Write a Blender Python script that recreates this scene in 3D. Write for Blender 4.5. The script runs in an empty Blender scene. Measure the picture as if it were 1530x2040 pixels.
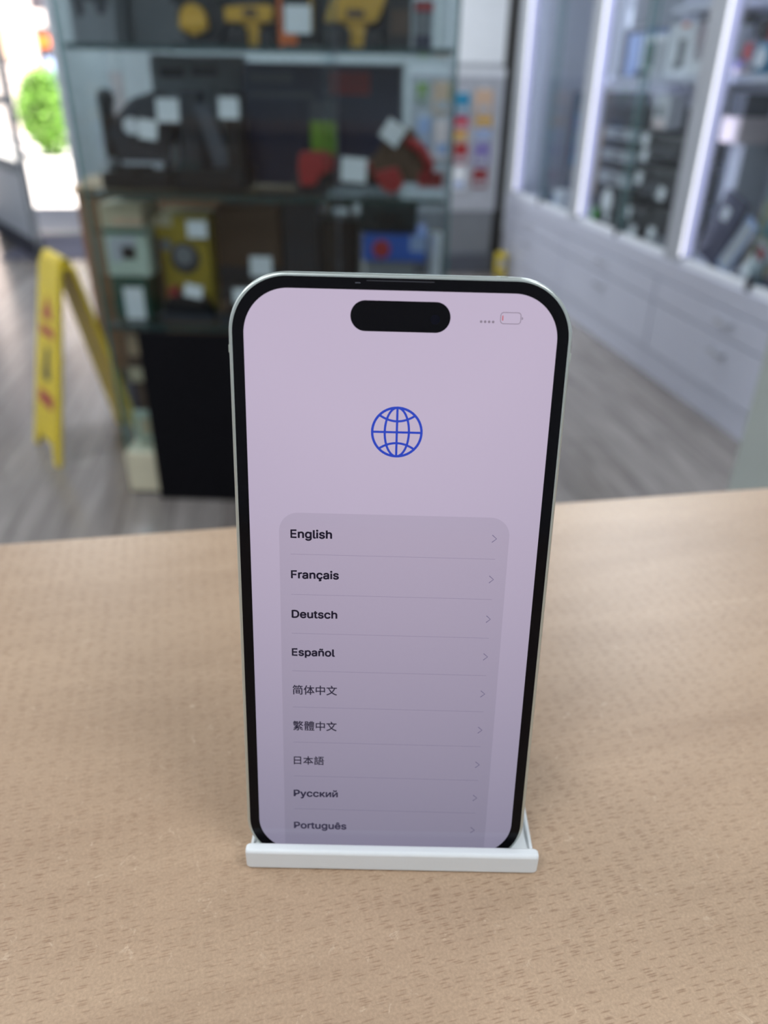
import bpy, bmesh, math, random
from mathutils import Vector, Matrix
random.seed(7)
SC = bpy.context.scene
COL = SC.collection
PI = math.pi

# ------------------------------------------------------------------ camera, world, sun, lights, exposure
cam_d = bpy.data.cameras.new('camera')
cam = bpy.data.objects.new('camera', cam_d)
COL.objects.link(cam)
SC.camera = cam
cam_d.sensor_fit = 'VERTICAL'
cam_d.sensor_height = 36.0
cam_d.lens = 1500 / 2040 * 36.0
cam_d.clip_start = 0.01
cam_d.clip_end = 200
cam.matrix_world = Matrix(((0.987575604, 0.063658709, -0.143673227, 0.0),
                           (-0.156378390, 0.488287905, -0.858557349, 0.0),
                           (0.015499246, 0.870357680, 0.492176069, 1.12767922),
                           (0, 0, 0, 1)))
cam_d.dof.use_dof = True
cam_d.dof.focus_distance = 0.171
cam_d.dof.aperture_fstop = 9.5

SC.view_settings.view_transform = 'Standard'
SC.view_settings.look = 'None'
SC.view_settings.gamma = 1.0
SC.view_settings.use_curve_mapping = False
SC.view_settings.exposure = 0.0
SC.cycles.use_denoising = True
SC.cycles.max_bounces = 8
SC.cycles.use_adaptive_sampling = True
SC.cycles.adaptive_threshold = 0.02
SC.cycles.transparent_max_bounces = 24
SC.cycles.sample_clamp_indirect = 6.0

world = bpy.data.worlds.new('sky')
SC.world = world
world.use_nodes = True
wn = world.node_tree
bg = wn.nodes['Background']
sky = wn.nodes.new('ShaderNodeTexSky')
sky.sky_type = 'HOSEK_WILKIE'
sky.turbidity = 3.0
sky.sun_direction = (-0.35, -0.25, 0.9)
wn.links.new(sky.outputs[0], bg.inputs[0])
bg.inputs[1].default_value = 2.4

sun_d = bpy.data.lights.new('sun', 'SUN')
sun_d.energy = 22.0
sun_d.angle = 0.01
sun_d.color = (1.0, 0.95, 0.88)
sun = bpy.data.objects.new('sun', sun_d)
COL.objects.link(sun)
sun.rotation_euler = Vector((-0.35, 0.45, -0.85)).to_track_quat('-Z', 'Y').to_euler()

CEIL = 2.75
CEILING_PANELS = [(-2.0, 1.5, 1.3), (1.6, 2.8, 1.15), (-1.1, 4.3, 1.1), (-1.1, 6.0, 0.8), (1.0, 5.6, 1.1), (1.0, -0.7, 0.7), (-0.9, -0.7, 0.7)]
PANEL_W = 28.0
for (px, py, pw) in CEILING_PANELS:
    ld = bpy.data.lights.new('panel_lamp', 'AREA')
    ld.shape = 'RECTANGLE'
    ld.size, ld.size_y = 0.58, 1.18
    ld.energy = PANEL_W * pw
    ld.color = (0.93, 0.97, 1.0)
    lo = bpy.data.objects.new('panel_lamp', ld)
    COL.objects.link(lo)
    lo.location = (px, py, CEIL - 0.045)

# ------------------------------------------------------------------ materials
def lin(c):
    return tuple(((v / 255) / 12.92 if v / 255 <= 0.04045 else (((v / 255) + 0.055) / 1.055) ** 2.4) for v in c)

def mat(name, rgb, rough=0.5, metal=0.0, spec=0.5, vary=0.06, scale=18.0, bump=0.0, coat=0.0, emit=None, estr=0.0):
    m = bpy.data.materials.new(name)
    m.use_nodes = True
    nt = m.node_tree
    b = nt.nodes['Principled BSDF']
    c = lin(rgb)
    b.inputs['Roughness'].default_value = rough
    b.inputs['Metallic'].default_value = metal
    b.inputs['Specular IOR Level'].default_value = spec
    b.inputs['Coat Weight'].default_value = coat
    tc = nt.nodes.new('ShaderNodeTexCoord')
    nz = nt.nodes.new('ShaderNodeTexNoise')
    nz.inputs['Scale'].default_value = scale
    nz.inputs['Detail'].default_value = 4
    nt.links.new(tc.outputs['Object'], nz.inputs['Vector'])
    cr = nt.nodes.new('ShaderNodeValToRGB')
    cr.color_ramp.elements[0].position = 0.3
    cr.color_ramp.elements[1].position = 0.7
    cr.color_ramp.elements[0].color = tuple(v * (1 - vary) for v in c) + (1,)
    cr.color_ramp.elements[1].color = tuple(min(1, v * (1 + vary)) for v in c) + (1,)
    nt.links.new(nz.outputs['Fac'], cr.inputs['Fac'])
    nt.links.new(cr.outputs['Color'], b.inputs['Base Color'])
    if bump:
        bp = nt.nodes.new('ShaderNodeBump')
        bp.inputs['Strength'].default_value = bump
        bp.inputs['Distance'].default_value = 0.002
        nt.links.new(nz.outputs['Fac'], bp.inputs['Height'])
        nt.links.new(bp.outputs['Normal'], b.inputs['Normal'])
    if emit:
        b.inputs['Emission Color'].default_value = lin(emit) + (1,)
        b.inputs['Emission Strength'].default_value = estr
    return m

def glass(name, tint=(255, 255, 255), ior=1.45, rough=0.0):
    m = bpy.data.materials.new(name)
    m.use_nodes = True
    nt = m.node_tree
    nt.nodes.clear()
    out = nt.nodes.new('ShaderNodeOutputMaterial')
    mx = nt.nodes.new('ShaderNodeMixShader')
    tr = nt.nodes.new('ShaderNodeBsdfTransparent')
    gl = nt.nodes.new('ShaderNodeBsdfGlossy')
    fr = nt.nodes.new('ShaderNodeFresnel')
    fr.inputs['IOR'].default_value = ior
    tr.inputs['Color'].default_value = lin(tint) + (1,)
    gl.inputs['Roughness'].default_value = rough
    ge = nt.nodes.new('ShaderNodeNewGeometry')
    inv = nt.nodes.new('ShaderNodeMath')
    inv.operation = 'SUBTRACT'
    inv.inputs[0].default_value = 1.0
    mu = nt.nodes.new('ShaderNodeMath')
    mu.operation = 'MULTIPLY'
    nt.links.new(ge.outputs['Backfacing'], inv.inputs[1])
    nt.links.new(inv.outputs[0], mu.inputs[0])
    nt.links.new(fr.outputs[0], mu.inputs[1])
    nt.links.new(mu.outputs[0], mx.inputs[0])
    nt.links.new(tr.outputs[0], mx.inputs[1])
    nt.links.new(gl.outputs[0], mx.inputs[2])
    nt.links.new(mx.outputs[0], out.inputs['Surface'])
    return m

def N(nt, typ, **kw):
    n = nt.nodes.new(typ)
    for k, v in kw.items():
        if k in n.inputs:
            n.inputs[k].default_value = v
        else:
            setattr(n, k, v)
    return n

def beech():
    m = bpy.data.materials.new('beech_laminate')
    m.use_nodes = True
    nt = m.node_tree
    b = nt.nodes['Principled BSDF']
    L = nt.links.new
    tc = N(nt, 'ShaderNodeTexCoord')
    rot = N(nt, 'ShaderNodeMapping')
    rot.inputs['Rotation'].default_value = (0, 0, math.radians(-4.0))
    L(tc.outputs['Object'], rot.inputs['Vector'])
    # wide soft figure along the grain
    mp1 = N(nt, 'ShaderNodeMapping')
    mp1.inputs['Scale'].default_value = (2.2, 16, 1)
    L(rot.outputs[0], mp1.inputs['Vector'])
    n1 = N(nt, 'ShaderNodeTexNoise', Scale=1.6, Detail=5.0, Roughness=0.55, Distortion=0.6)
    L(mp1.outputs[0], n1.inputs['Vector'])
    r1 = N(nt, 'ShaderNodeValToRGB')
    r1.color_ramp.elements[0].position = 0.30
    r1.color_ramp.elements[1].position = 0.72
    r1.color_ramp.elements[0].color = lin((168, 141, 116)) + (1,)
    r1.color_ramp.elements[1].color = lin((190, 163, 136)) + (1,)
    L(n1.outputs['Fac'], r1.inputs['Fac'])
    # fine fibres
    mp2 = N(nt, 'ShaderNodeMapping')
    mp2.inputs['Scale'].default_value = (90, 900, 1)
    L(rot.outputs[0], mp2.inputs['Vector'])
    n2 = N(nt, 'ShaderNodeTexNoise', Scale=1.0, Detail=3.0, Roughness=0.6)
    L(mp2.outputs[0], n2.inputs['Vector'])
    # short dark ray flecks
    mp3 = N(nt, 'ShaderNodeMapping')
    mp3.inputs['Scale'].default_value = (215, 1500, 1)
    L(rot.outputs[0], mp3.inputs['Vector'])
    wob = N(nt, 'ShaderNodeTexNoise', Scale=0.35, Detail=1.0)
    L(mp3.outputs[0], wob.inputs['Vector'])
    addv = N(nt, 'ShaderNodeVectorMath', operation='MULTIPLY_ADD')
    addv.inputs[1].default_value = (0.5, 0.5, 0)
    L(wob.outputs['Color'], addv.inputs[0])
    L(mp3.outputs[0], addv.inputs[2])
    v3 = N(nt, 'ShaderNodeTexVoronoi', Scale=1.0, Randomness=1.0)
    v3.feature = 'F1'
    v3.voronoi_dimensions = '2D'
    L(addv.outputs[0], v3.inputs['Vector'])
    r3 = N(nt, 'ShaderNodeMapRange')
    r3.inputs['From Min'].default_value = 0.12
    r3.inputs['From Max'].default_value = 0.34
    r3.inputs['To Min'].default_value = 1.0
    r3.inputs['To Max'].default_value = 0.0
    L(v3.outputs['Distance'], r3.inputs['Value'])
    sepc = N(nt, 'ShaderNodeSeparateColor')
    L(v3.outputs['Color'], sepc.inputs[0])
    gt = N(nt, 'ShaderNodeMath', operation='GREATER_THAN')
    gt.inputs[1].default_value = 0.5
    L(sepc.outputs[0], gt.inputs[0])
    mul = N(nt, 'ShaderNodeMath', operation='MULTIPLY')
    L(r3.outputs[0], mul.inputs[0])
    L(gt.outputs[0], mul.inputs[1])
    # patches where flecks are dense
    n4 = N(nt, 'ShaderNodeTexNoise', Scale=9.0, Detail=2.0)
    L(rot.outputs[0], n4.inputs['Vector'])
    r4 = N(nt, 'ShaderNodeMapRange')
    r4.inputs['From Min'].default_value = 0.35
    r4.inputs['From Max'].default_value = 0.65
    r4.inputs['To Min'].default_value = 0.25
    r4.inputs['To Max'].default_value = 0.56
    L(n4.outputs['Fac'], r4.inputs['Value'])
    mul2 = N(nt, 'ShaderNodeMath', operation='MULTIPLY')
    L(mul.outputs[0], mul2.inputs[0])
    L(r4.outputs[0], mul2.inputs[1])
    mixf = N(nt, 'ShaderNodeMix', data_type='RGBA', blend_type='MULTIPLY')
    mixf.inputs['Factor'].default_value = 0.14
    L(r1.outputs[0], mixf.inputs['A'])
    L(n2.outputs['Fac'], mixf.inputs['B'])
    mixd = N(nt, 'ShaderNodeMix', data_type='RGBA')
    L(mul2.outputs[0], mixd.inputs['Factor'])
    L(mixf.outputs['Result'], mixd.inputs['A'])
    mixd.inputs['B'].default_value = lin((112, 76, 52)) + (1,)
    # pale scuffs and worn specks
    n5 = N(nt, 'ShaderNodeTexNoise', Scale=210.0, Detail=6.0, Roughness=0.75, Distortion=1.4)
    L(rot.outputs[0], n5.inputs['Vector'])
    r5 = N(nt, 'ShaderNodeMapRange')
    r5.inputs['From Min'].default_value = 0.61
    r5.inputs['From Max'].default_value = 0.72
    r5.inputs['To Min'].default_value = 0.0
    r5.inputs['To Max'].default_value = 0.42
    L(n5.outputs['Fac'], r5.inputs['Value'])
    mixs = N(nt, 'ShaderNodeMix', data_type='RGBA')
    L(r5.outputs[0], mixs.inputs['Factor'])
    L(mixd.outputs['Result'], mixs.inputs['A'])
    mixs.inputs['B'].default_value = lin((226, 205, 180)) + (1,)
    n6 = N(nt, 'ShaderNodeTexNoise', Scale=1400.0, Detail=3.0, Roughness=0.7)
    L(rot.outputs[0], n6.inputs['Vector'])
    r6 = N(nt, 'ShaderNodeMapRange')
    r6.inputs['From Min'].default_value = 0.3
    r6.inputs['From Max'].default_value = 0.7
    r6.inputs['To Min'].default_value = 0.86
    r6.inputs['To Max'].default_value = 1.12
    L(n6.outputs['Fac'], r6.inputs['Value'])
    grain = N(nt, 'ShaderNodeMix', data_type='RGBA', blend_type='MULTIPLY')
    grain.inputs['Factor'].default_value = 1.0
    L(mixs.outputs['Result'], grain.inputs['A'])
    L(r6.outputs[0], grain.inputs['B'])
    L(grain.outputs['Result'], b.inputs['Base Color'])
    b.inputs['Roughness'].default_value = 0.36
    b.inputs['Specular IOR Level'].default_value = 0.5
    bp = N(nt, 'ShaderNodeBump', Strength=0.08, Distance=0.0004)
    L(n2.outputs['Fac'], bp.inputs['Height'])
    L(bp.outputs[0], b.inputs['Normal'])
    return m

def plank_floor():
    m = bpy.data.materials.new('grey_oak_planks')
    m.use_nodes = True
    nt = m.node_tree
    b = nt.nodes['Principled BSDF']
    L = nt.links.new
    tc = N(nt, 'ShaderNodeTexCoord')
    mp = N(nt, 'ShaderNodeMapping')
    mp.inputs['Rotation'].default_value = (0, 0, PI / 2)
    L(tc.outputs['Object'], mp.inputs['Vector'])
    br = N(nt, 'ShaderNodeTexBrick')
    br.inputs['Scale'].default_value = 1.0
    br.inputs['Brick Width'].default_value = 1.2
    br.inputs['Row Height'].default_value = 0.15
    br.inputs['Mortar Size'].default_value = 0.003
    br.inputs['Color1'].default_value = lin((128, 122, 119)) + (1,)
    br.inputs['Color2'].default_value = lin((150, 145, 142)) + (1,)
    br.inputs['Mortar'].default_value = lin((110, 104, 100)) + (1,)
    L(mp.outputs[0], br.inputs['Vector'])
    mp2 = N(nt, 'ShaderNodeMapping')
    mp2.inputs['Scale'].default_value = (14, 1.4, 1)
    L(tc.outputs['Object'], mp2.inputs['Vector'])
    nz = N(nt, 'ShaderNodeTexNoise', Scale=1.6, Detail=6.0, Roughness=0.6, Distortion=0.8)
    L(mp2.outputs[0], nz.inputs['Vector'])
    r = N(nt, 'ShaderNodeValToRGB')
    r.color_ramp.elements[0].position = 0.32
    r.color_ramp.elements[1].position = 0.68
    r.color_ramp.elements[0].color = (0.55, 0.54, 0.53, 1)
    r.color_ramp.elements[1].color = (1.0, 1.0, 1.0, 1)
    L(nz.outputs['Fac'], r.inputs['Fac'])
    mx = N(nt, 'ShaderNodeMix', data_type='RGBA', blend_type='MULTIPLY')
    mx.inputs['Factor'].default_value = 0.9
    L(br.outputs['Color'], mx.inputs['A'])
    L(r.outputs['Color'], mx.inputs['B'])
    L(mx.outputs['Result'], b.inputs['Base Color'])
    b.inputs['Roughness'].default_value = 0.24
    return m

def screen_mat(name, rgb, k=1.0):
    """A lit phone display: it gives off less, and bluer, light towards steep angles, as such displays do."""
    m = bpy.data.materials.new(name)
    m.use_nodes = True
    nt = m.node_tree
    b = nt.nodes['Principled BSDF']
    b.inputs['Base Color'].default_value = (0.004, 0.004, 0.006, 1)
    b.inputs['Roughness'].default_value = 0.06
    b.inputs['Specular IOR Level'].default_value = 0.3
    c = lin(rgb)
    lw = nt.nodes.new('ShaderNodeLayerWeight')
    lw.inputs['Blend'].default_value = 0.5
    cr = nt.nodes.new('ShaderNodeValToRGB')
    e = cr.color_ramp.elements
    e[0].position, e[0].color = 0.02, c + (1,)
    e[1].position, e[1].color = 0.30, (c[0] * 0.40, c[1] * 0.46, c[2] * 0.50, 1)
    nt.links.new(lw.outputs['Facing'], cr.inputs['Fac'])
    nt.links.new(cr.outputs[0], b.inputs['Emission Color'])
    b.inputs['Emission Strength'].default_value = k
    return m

M = {}
M['beech'] = beech()
M['planks'] = plank_floor()
M['white_wall'] = mat('white_wall_paint', (214, 218, 222), 0.7)
M['front_wall'] = mat('front_wall_paint', (178, 184, 188), 0.7)
M['ceiling'] = mat('ceiling_tile', (228, 230, 232), 0.8)
M['grey_wall'] = mat('grey_wall_paint', (150, 155, 160), 0.7)
M['dark_frame'] = mat('dark_frame_paint', (42, 41, 40), 0.5)
M['white_unit'] = mat('white_laminate', (196, 200, 216), 0.4, vary=0.02)
M['grey_unit'] = mat('pale_grey_laminate', (176, 181, 190), 0.45, vary=0.02)
M['unit_back'] = mat('unit_back_panel', (196, 199, 216), 0.6)
M['pale_green'] = mat('pale_green_grey_laminate', (176, 184, 180), 0.5, vary=0.02)
M['glass'] = glass('clear_pane', (246, 249, 250))
M['glass_smoke'] = glass('cabinet_pane', (239, 244, 245), 1.54)
M['glass_edge'] = mat('green_glass_edge', (66, 128, 126), 0.15, vary=0.03)
M['shelf_glass'] = mat('shelf_glass_edge', (44, 70, 70), 0.12, vary=0.03)
M['cream'] = mat('cream_plinth', (205, 202, 178), 0.5)
M['black'] = mat('black_plastic', (22, 22, 27), 0.45)
M['black_panel'] = mat('matt_black_board', (11, 11, 17), 0.8, spec=0.15)
M['charcoal'] = mat('charcoal_plastic', (48, 50, 58), 0.5)
M['dark_grey'] = mat('dark_grey_plastic', (78, 82, 92), 0.5)
M['mid_grey'] = mat('mid_grey_plastic', (120, 124, 130), 0.5)
M['light_grey'] = mat('light_grey_plastic', (176, 180, 188), 0.5)
M['silver'] = mat('silver_metal', (186, 190, 198), 0.3, 0.9)
M['white'] = mat('white_plastic', (226, 230, 236), 0.4, vary=0.02)
M['paper'] = mat('white_tag_paper', (232, 236, 240), 0.7, vary=0.02)
M['yellow'] = mat('tool_yellow', (212, 164, 52), 0.4)
M['box_yellow'] = mat('box_yellow', (158, 136, 36), 0.5)
M['sign_yellow'] = mat('sign_yellow', (214, 190, 42), 0.45)
M['red'] = mat('tool_red', (164, 46, 50), 0.4)
M['dark_red'] = mat('dark_red_print', (140, 40, 44), 0.5)
M['orange'] = mat('orange_print', (226, 112, 40), 0.5)
M['navy'] = mat('navy_print', (44, 46, 72), 0.5)
M['blue'] = mat('blue_print', (38, 92, 186), 0.45)
M['pale_blue'] = mat('pale_blue_print', (150, 172, 214), 0.5)
M['teal'] = mat('teal_print', (38, 136, 176), 0.5)
M['dark_teal'] = mat('dark_teal_case', (24, 44, 50), 0.5)
M['dark_green'] = mat('dark_green_print', (46, 82, 70), 0.5)
M['pale_green_box'] = mat('pale_green_print', (184, 200, 186), 0.5)
M['lime'] = mat('lime_print', (120, 160, 50), 0.5)
M['green'] = mat('bright_green_print', (96, 186, 84), 0.5)
M['brown'] = mat('brown_cardboard', (86, 66, 52), 0.7)
M['card'] = mat('tan_cardboard', (168, 144, 116), 0.7)
M['peach'] = mat('peach_print', (206, 176, 150), 0.6)
M['beige'] = mat('beige_print', (190, 178, 150), 0.6)
M['pink'] = mat('pink_white_print', (230, 214, 214), 0.6)
M['purple'] = mat('purple_print', (128, 118, 176), 0.5)
M['crimson'] = mat('crimson_print', (190, 50, 74), 0.5)
M['wood_brown'] = mat('brown_wood', (132, 96, 68), 0.6, scale=6, vary=0.18)
M['steel'] = mat('brushed_steel', (170, 172, 176), 0.35, 1.0)
M['phone_frame'] = mat('green_tinted_aluminium', (196, 204, 200), 0.34, 0.85, vary=0.01)
M['antenna'] = mat('antenna_band', (170, 180, 172), 0.5, vary=0.01)
M['phone_glass'] = mat('black_border_glass', (8, 7, 12), 0.08, spec=0.12, vary=0.01)
M['lens_blue'] = mat('lens_coating', (10, 10, 24), 0.1, spec=0.12, vary=0.01)
M['stand'] = mat('white_painted_steel', (222, 226, 228), 0.35, vary=0.01)
M['pavement'] = mat('pale_paving', (206, 200, 198), 0.8, scale=3, vary=0.08)
M['leaf'] = mat('leaf_green', (148, 196, 92), 0.6, scale=1.2, vary=0.3)
M['stem'] = mat('stem_brown', (84, 66, 46), 0.8)
M['brick'] = mat('pale_render', (214, 200, 194), 0.8)
M['shop_dark'] = mat('dark_shopfront', (70, 66, 74), 0.6)
M['mat_dark'] = mat('dark_doormat', (92, 92, 108), 0.9)
M['rubber'] = mat('dark_rubber_seal', (50, 50, 62), 0.8)
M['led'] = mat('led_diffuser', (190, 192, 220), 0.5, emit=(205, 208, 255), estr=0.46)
M['glint_edge'] = mat('profile_glint', (255, 255, 255), 0.5, emit=(245, 246, 255), estr=1.3)  # glint along the strip's metal profile, put in as glow
M['fill_glow'] = mat('added_fill_glow', (235, 236, 255), 0.5, emit=(226, 230, 255), estr=6.5)  # glow added behind the posts to brighten the unit interiors
M['lamp'] = mat('lamp_diffuser', (240, 240, 240), 0.5, emit=(238, 244, 255), estr=2.2)

# ------------------------------------------------------------------ mesh building
class MB:
    def __init__(self):
        self.bm = bmesh.new()

    def _add(self, other, mtx=None):
        me = bpy.data.meshes.new('tmp')
        other.to_mesh(me)
        other.free()
        if mtx is not None:
            me.transform(mtx)
        self.bm.from_mesh(me)
        bpy.data.meshes.remove(me)
        return self

    def box(self, x0, x1, y0, y1, z0, z1, bev=0.0, seg=2, rot=None):
        b = bmesh.new()
        bmesh.ops.create_cube(b, size=1.0)
        for v in b.verts:
            v.co = Vector(((v.co.x) * (x1 - x0), v.co.y * (y1 - y0), v.co.z * (z1 - z0)))
        if bev > 0:
            bev = min(bev, 0.49 * min(x1 - x0, y1 - y0, z1 - z0))
            bmesh.ops.bevel(b, geom=b.edges[:], offset=bev, segments=seg, profile=0.5, affect='EDGES')
        t = Matrix.Translation(((x0 + x1) / 2, (y0 + y1) / 2, (z0 + z1) / 2))
        if rot is not None:
            t = t @ rot.to_4x4()
        return self._add(b, t)

    def cyl(self, p, q, r, r2=None, n=24, cap=True):
        p, q = Vector(p), Vector(q)
        b = bmesh.new()
        bmesh.ops.create_cone(b, cap_ends=cap, segments=n, radius1=r, radius2=r if r2 is None else r2, depth=(q - p).length)
        t = Matrix.Translation((p + q) / 2) @ (q - p).to_track_quat('Z', 'Y').to_matrix().to_4x4()
        return self._add(b, t)

    def ball(self, c, r, sc=(1, 1, 1), n=20):
        b = bmesh.new()
        bmesh.ops.create_uvsphere(b, u_segments=n, v_segments=n // 2, radius=r)
        return self._add(b, Matrix.Translation(c) @ Matrix.Diagonal((*sc, 1)))

    def tube(self, pts, r, n=10):
        for a, c in zip(pts[:-1], pts[1:]):
            self.cyl(a, c, r, n=n)
        for a in pts[1:-1]:
            self.ball(a, r, n=10)
        return self

    def prism(self, pts, y0, y1, axis='y', bev=0.0):
        """Extrude a 2-D outline: axis y -> points are (x, z); axis x -> (y, z); axis z -> (x, y)."""
        b = bmesh.new()
        def P(p, d):
            return {'y': (p[0], d, p[1]), 'x': (d, p[0], p[1]), 'z': (p[0], p[1], d)}[axis]
        lo = [b.verts.new(P(p, y0)) for p in pts]
        hi = [b.verts.new(P(p, y1)) for p in pts]
        b.faces.new(lo)
        b.faces.new(hi[::-1])
        n = len(pts)
        for i in range(n):
            b.faces.new((lo[i], hi[i], hi[(i + 1) % n], lo[(i + 1) % n]))
        bmesh.ops.recalc_face_normals(b, faces=b.faces[:])
        if bev:
            bmesh.ops.bevel(b, geom=b.edges[:], offset=bev, segments=2, profile=0.5, affect='EDGES')
        return self._add(b)

    def rings(self, loops, close=True):
        """Skin a stack of closed point loops; caps both ends."""
        b = bmesh.new()
        vs = [[b.verts.new(p) for p in lp] for lp in loops]
        n = len(vs[0])
        for u, v in zip(vs[:-1], vs[1:]):
            for i in range(n):
                b.faces.new((u[i], u[(i + 1) % n], v[(i + 1) % n], v[i]))
        if close:
            b.faces.new(vs[0][::-1])
            b.faces.new(vs[-1])
        bmesh.ops.recalc_face_normals(b, faces=b.faces[:])
        return self._add(b)

    def face(self, pts):
        b = bmesh.new()
        b.faces.new([b.verts.new(p) for p in pts])
        return self._add(b)

    def ribbon(self, pts, w, z, closed=False, t=0.0):
        """A flat line of width w through 2-D points, on the plane z."""
        n = len(pts)
        lo, hi = [], []
        for i in range(n):
            a = Vector(pts[i - 1] if (i > 0 or closed) else pts[i])
            c = Vector(pts[(i + 1) % n] if (i < n - 1 or closed) else pts[i])
            d = (c - a).normalized()
            nrm = Vector((-d.y, d.x)) * w / 2
            p = Vector(pts[i])
            lo.append((p.x - nrm.x, p.y - nrm.y, z))
            hi.append((p.x + nrm.x, p.y + nrm.y, z))
        b = bmesh.new()
        L0 = [b.verts.new(p) for p in lo]
        H0 = [b.verts.new(p) for p in hi]
        for i in range(n if closed else n - 1):
            j = (i + 1) % n
            b.faces.new((L0[i], L0[j], H0[j], H0[i]))
        return self._add(b)

    def mesh(self, name, material, smooth=None):
        me = bpy.data.meshes.new(name)
        self.bm.to_mesh(me)
        self.bm.free()
        me.materials.append(material)
        if smooth:
            me.polygons.foreach_set('use_smooth', [True] * len(me.polygons))
            me.set_sharp_from_angle(angle=math.radians(smooth))
        return me

def obj(name, mb, material, parent=None, smooth=35, label=None):
    o = bpy.data.objects.new(name, mb.mesh(name, material, smooth))
    COL.objects.link(o)
    if smooth:
        wn_ = o.modifiers.new('weighted', 'WEIGHTED_NORMAL')     # big faces stay flat beside small bevels
        wn_.weight = 100
        wn_.keep_sharp = True
    if parent is not None:
        o.parent = parent
    if label:
        o['label'] = label
    return o

def tag(o, label, cat, group=None, kind=None):
    o['label'] = label
    o['category'] = cat
    if group:
        o['group'] = group
    if kind:
        o['kind'] = kind
    return o

def thing(name, label, cat, loc=(0, 0, 0), rz=0.0, group=None):
    o = bpy.data.objects.new(name, None)
    o.empty_display_size = 0.05
    COL.objects.link(o)
    o.location = loc
    o.rotation_euler = (0, 0, rz)
    return tag(o, label, cat, group)

def solo(name, mb, material, label, cat, loc=(0, 0, 0), rz=0.0, group=None, smooth=35):
    o = obj(name, mb, material, None, smooth)
    o.location = loc
    o.rotation_euler = (0, 0, rz)
    return tag(o, label, cat, group)

def struct(name, mb, material, smooth=35):
    o = obj(name, mb, material, None, smooth)
    o['kind'] = 'structure'
    return o

def rrect(hw, hh, r, n=14, dy=0.0):
    """Rounded rectangle outline, counter-clockwise."""
    pts = []
    for (sx, sy, a0) in ((1, 1, 0), (-1, 1, 90), (-1, -1, 180), (1, -1, 270)):
        for i in range(n + 1):
            a = math.radians(a0 + 90 * i / n)
            pts.append((sx * (hw - r) + r * math.cos(a), dy + sy * (hh - r) + r * math.sin(a)))
    return pts

# ------------------------------------------------------------------ the setting: shop room
X0, X1, Y0, Y1 = -2.6, 2.22, -2.4, 7.1
struct('floor', MB().box(X0 - 0.1, X1 + 0.1, Y0 - 0.1, Y1, -0.05, 0.0), M['planks'])
struct('ceiling', MB().box(X0 - 0.1, X1 + 0.1, Y0 - 0.1, Y1 + 0.1, CEIL, CEIL + 0.05), M['ceiling'])
struct('wall_right', MB().box(X1, X1 + 0.1, Y0, Y1, 0, CEIL), M['white_wall'])
struct('wall_left', MB().box(X0 - 0.1, X0, Y0, Y1, 0, CEIL), M['white_wall'])
struct('wall_near', MB().box(X0, X1, Y0 - 0.1, Y0, 0, CEIL), M['white_wall'])
DX0, DX1, DH = -2.45, -1.40, 2.25          # doorway in the shop front
struct('wall_front', MB().box(DX1, X1, Y1, Y1 + 0.1, 0, CEIL).box(X0, DX0, Y1, Y1 + 0.1, 0, CEIL).box(DX0, DX1, Y1, Y1 + 0.1, DH, CEIL), M['front_wall'])
struct('trim_doorway', MB().box(DX1 - 0.06, DX1, Y1 - 0.03, Y1 + 0.12, 0, DH).box(DX0, DX0 + 0.05, Y1 - 0.03, Y1 + 0.12, 0, DH).box(DX0, DX1, Y1 - 0.03, Y1 + 0.12, DH - 0.05, DH), M['light_grey'])
struct('ground', MB().box(-30, 30, Y1, 24, -0.06, -0.005), M['pavement'])

# open door leaf, glazed above a solid pale panel
leaf = bpy.data.objects.new('door_1', None)
COL.objects.link(leaf)
leaf['kind'] = 'structure'
leaf.location = (-1.53, 5.9, 0)
leaf.rotation_euler = (0, 0, math.atan2(1.13, -0.585))
LW = 1.27
obj('door_frame', MB().box(0, 0.06, -0.022, 0.022, 0.02, 2.15, 0.004).box(LW - 0.06, LW, -0.022, 0.022, 0.02, 2.15, 0.004)
    .box(0.06, LW - 0.06, -0.022, 0.022, 2.07, 2.15, 0.004).box(0.06, LW - 0.06, -0.022, 0.022, 0.56, 0.63, 0.004)
    .box(0.06, LW - 0.06, -0.022, 0.022, 0.98, 1.03, 0.004), M['mid_grey'], leaf)
obj('door_panel', MB().box(0.06, LW - 0.06, -0.014, 0.014, 0.13, 0.56), M['grey_unit'], leaf)
obj('door_kickplate', MB().box(0.0, LW, -0.03, 0.03, 0.008, 0.13, 0.004), M['rubber'], leaf)
obj('door_pane', MB().box(0.06, LW - 0.06, -0.004, 0.004, 0.63, 2.07), M['glass'], leaf)
hd = obj('door_handle', MB().cyl((0.05, -0.022, 0.68), (0.05, -0.06, 0.68), 0.018).cyl((0.05, -0.06, 0.68), (0.05, -0.066, 0.68), 0.03), M['steel'], leaf)

solo('doormat', MB().box(-0.33, 0.3, -0.52, 0.5, 0.0, 0.012, 0.004), M['mat_dark'],
     'dark grey doormat lying inside the open shop doorway', 'doormat', (-1.5, 6.47, 0))

# ceiling lamps (fixtures of the area lamps above)
for (px, py, pw) in CEILING_PANELS:
    t = thing('ceiling_light', 'flat square-edged white fluorescent panel in the shop ceiling', 'light', (px, py, CEIL), 0, 'ceiling light panels')
    obj('housing', MB().box(-0.31, 0.31, -0.61, 0.61, -0.03, 0.0, 0.004), M['white'], t)
    obj('diffuser', MB().box(-0.29, 0.29, -0.59, 0.59, -0.036, -0.028), M['lamp'], t)

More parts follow.
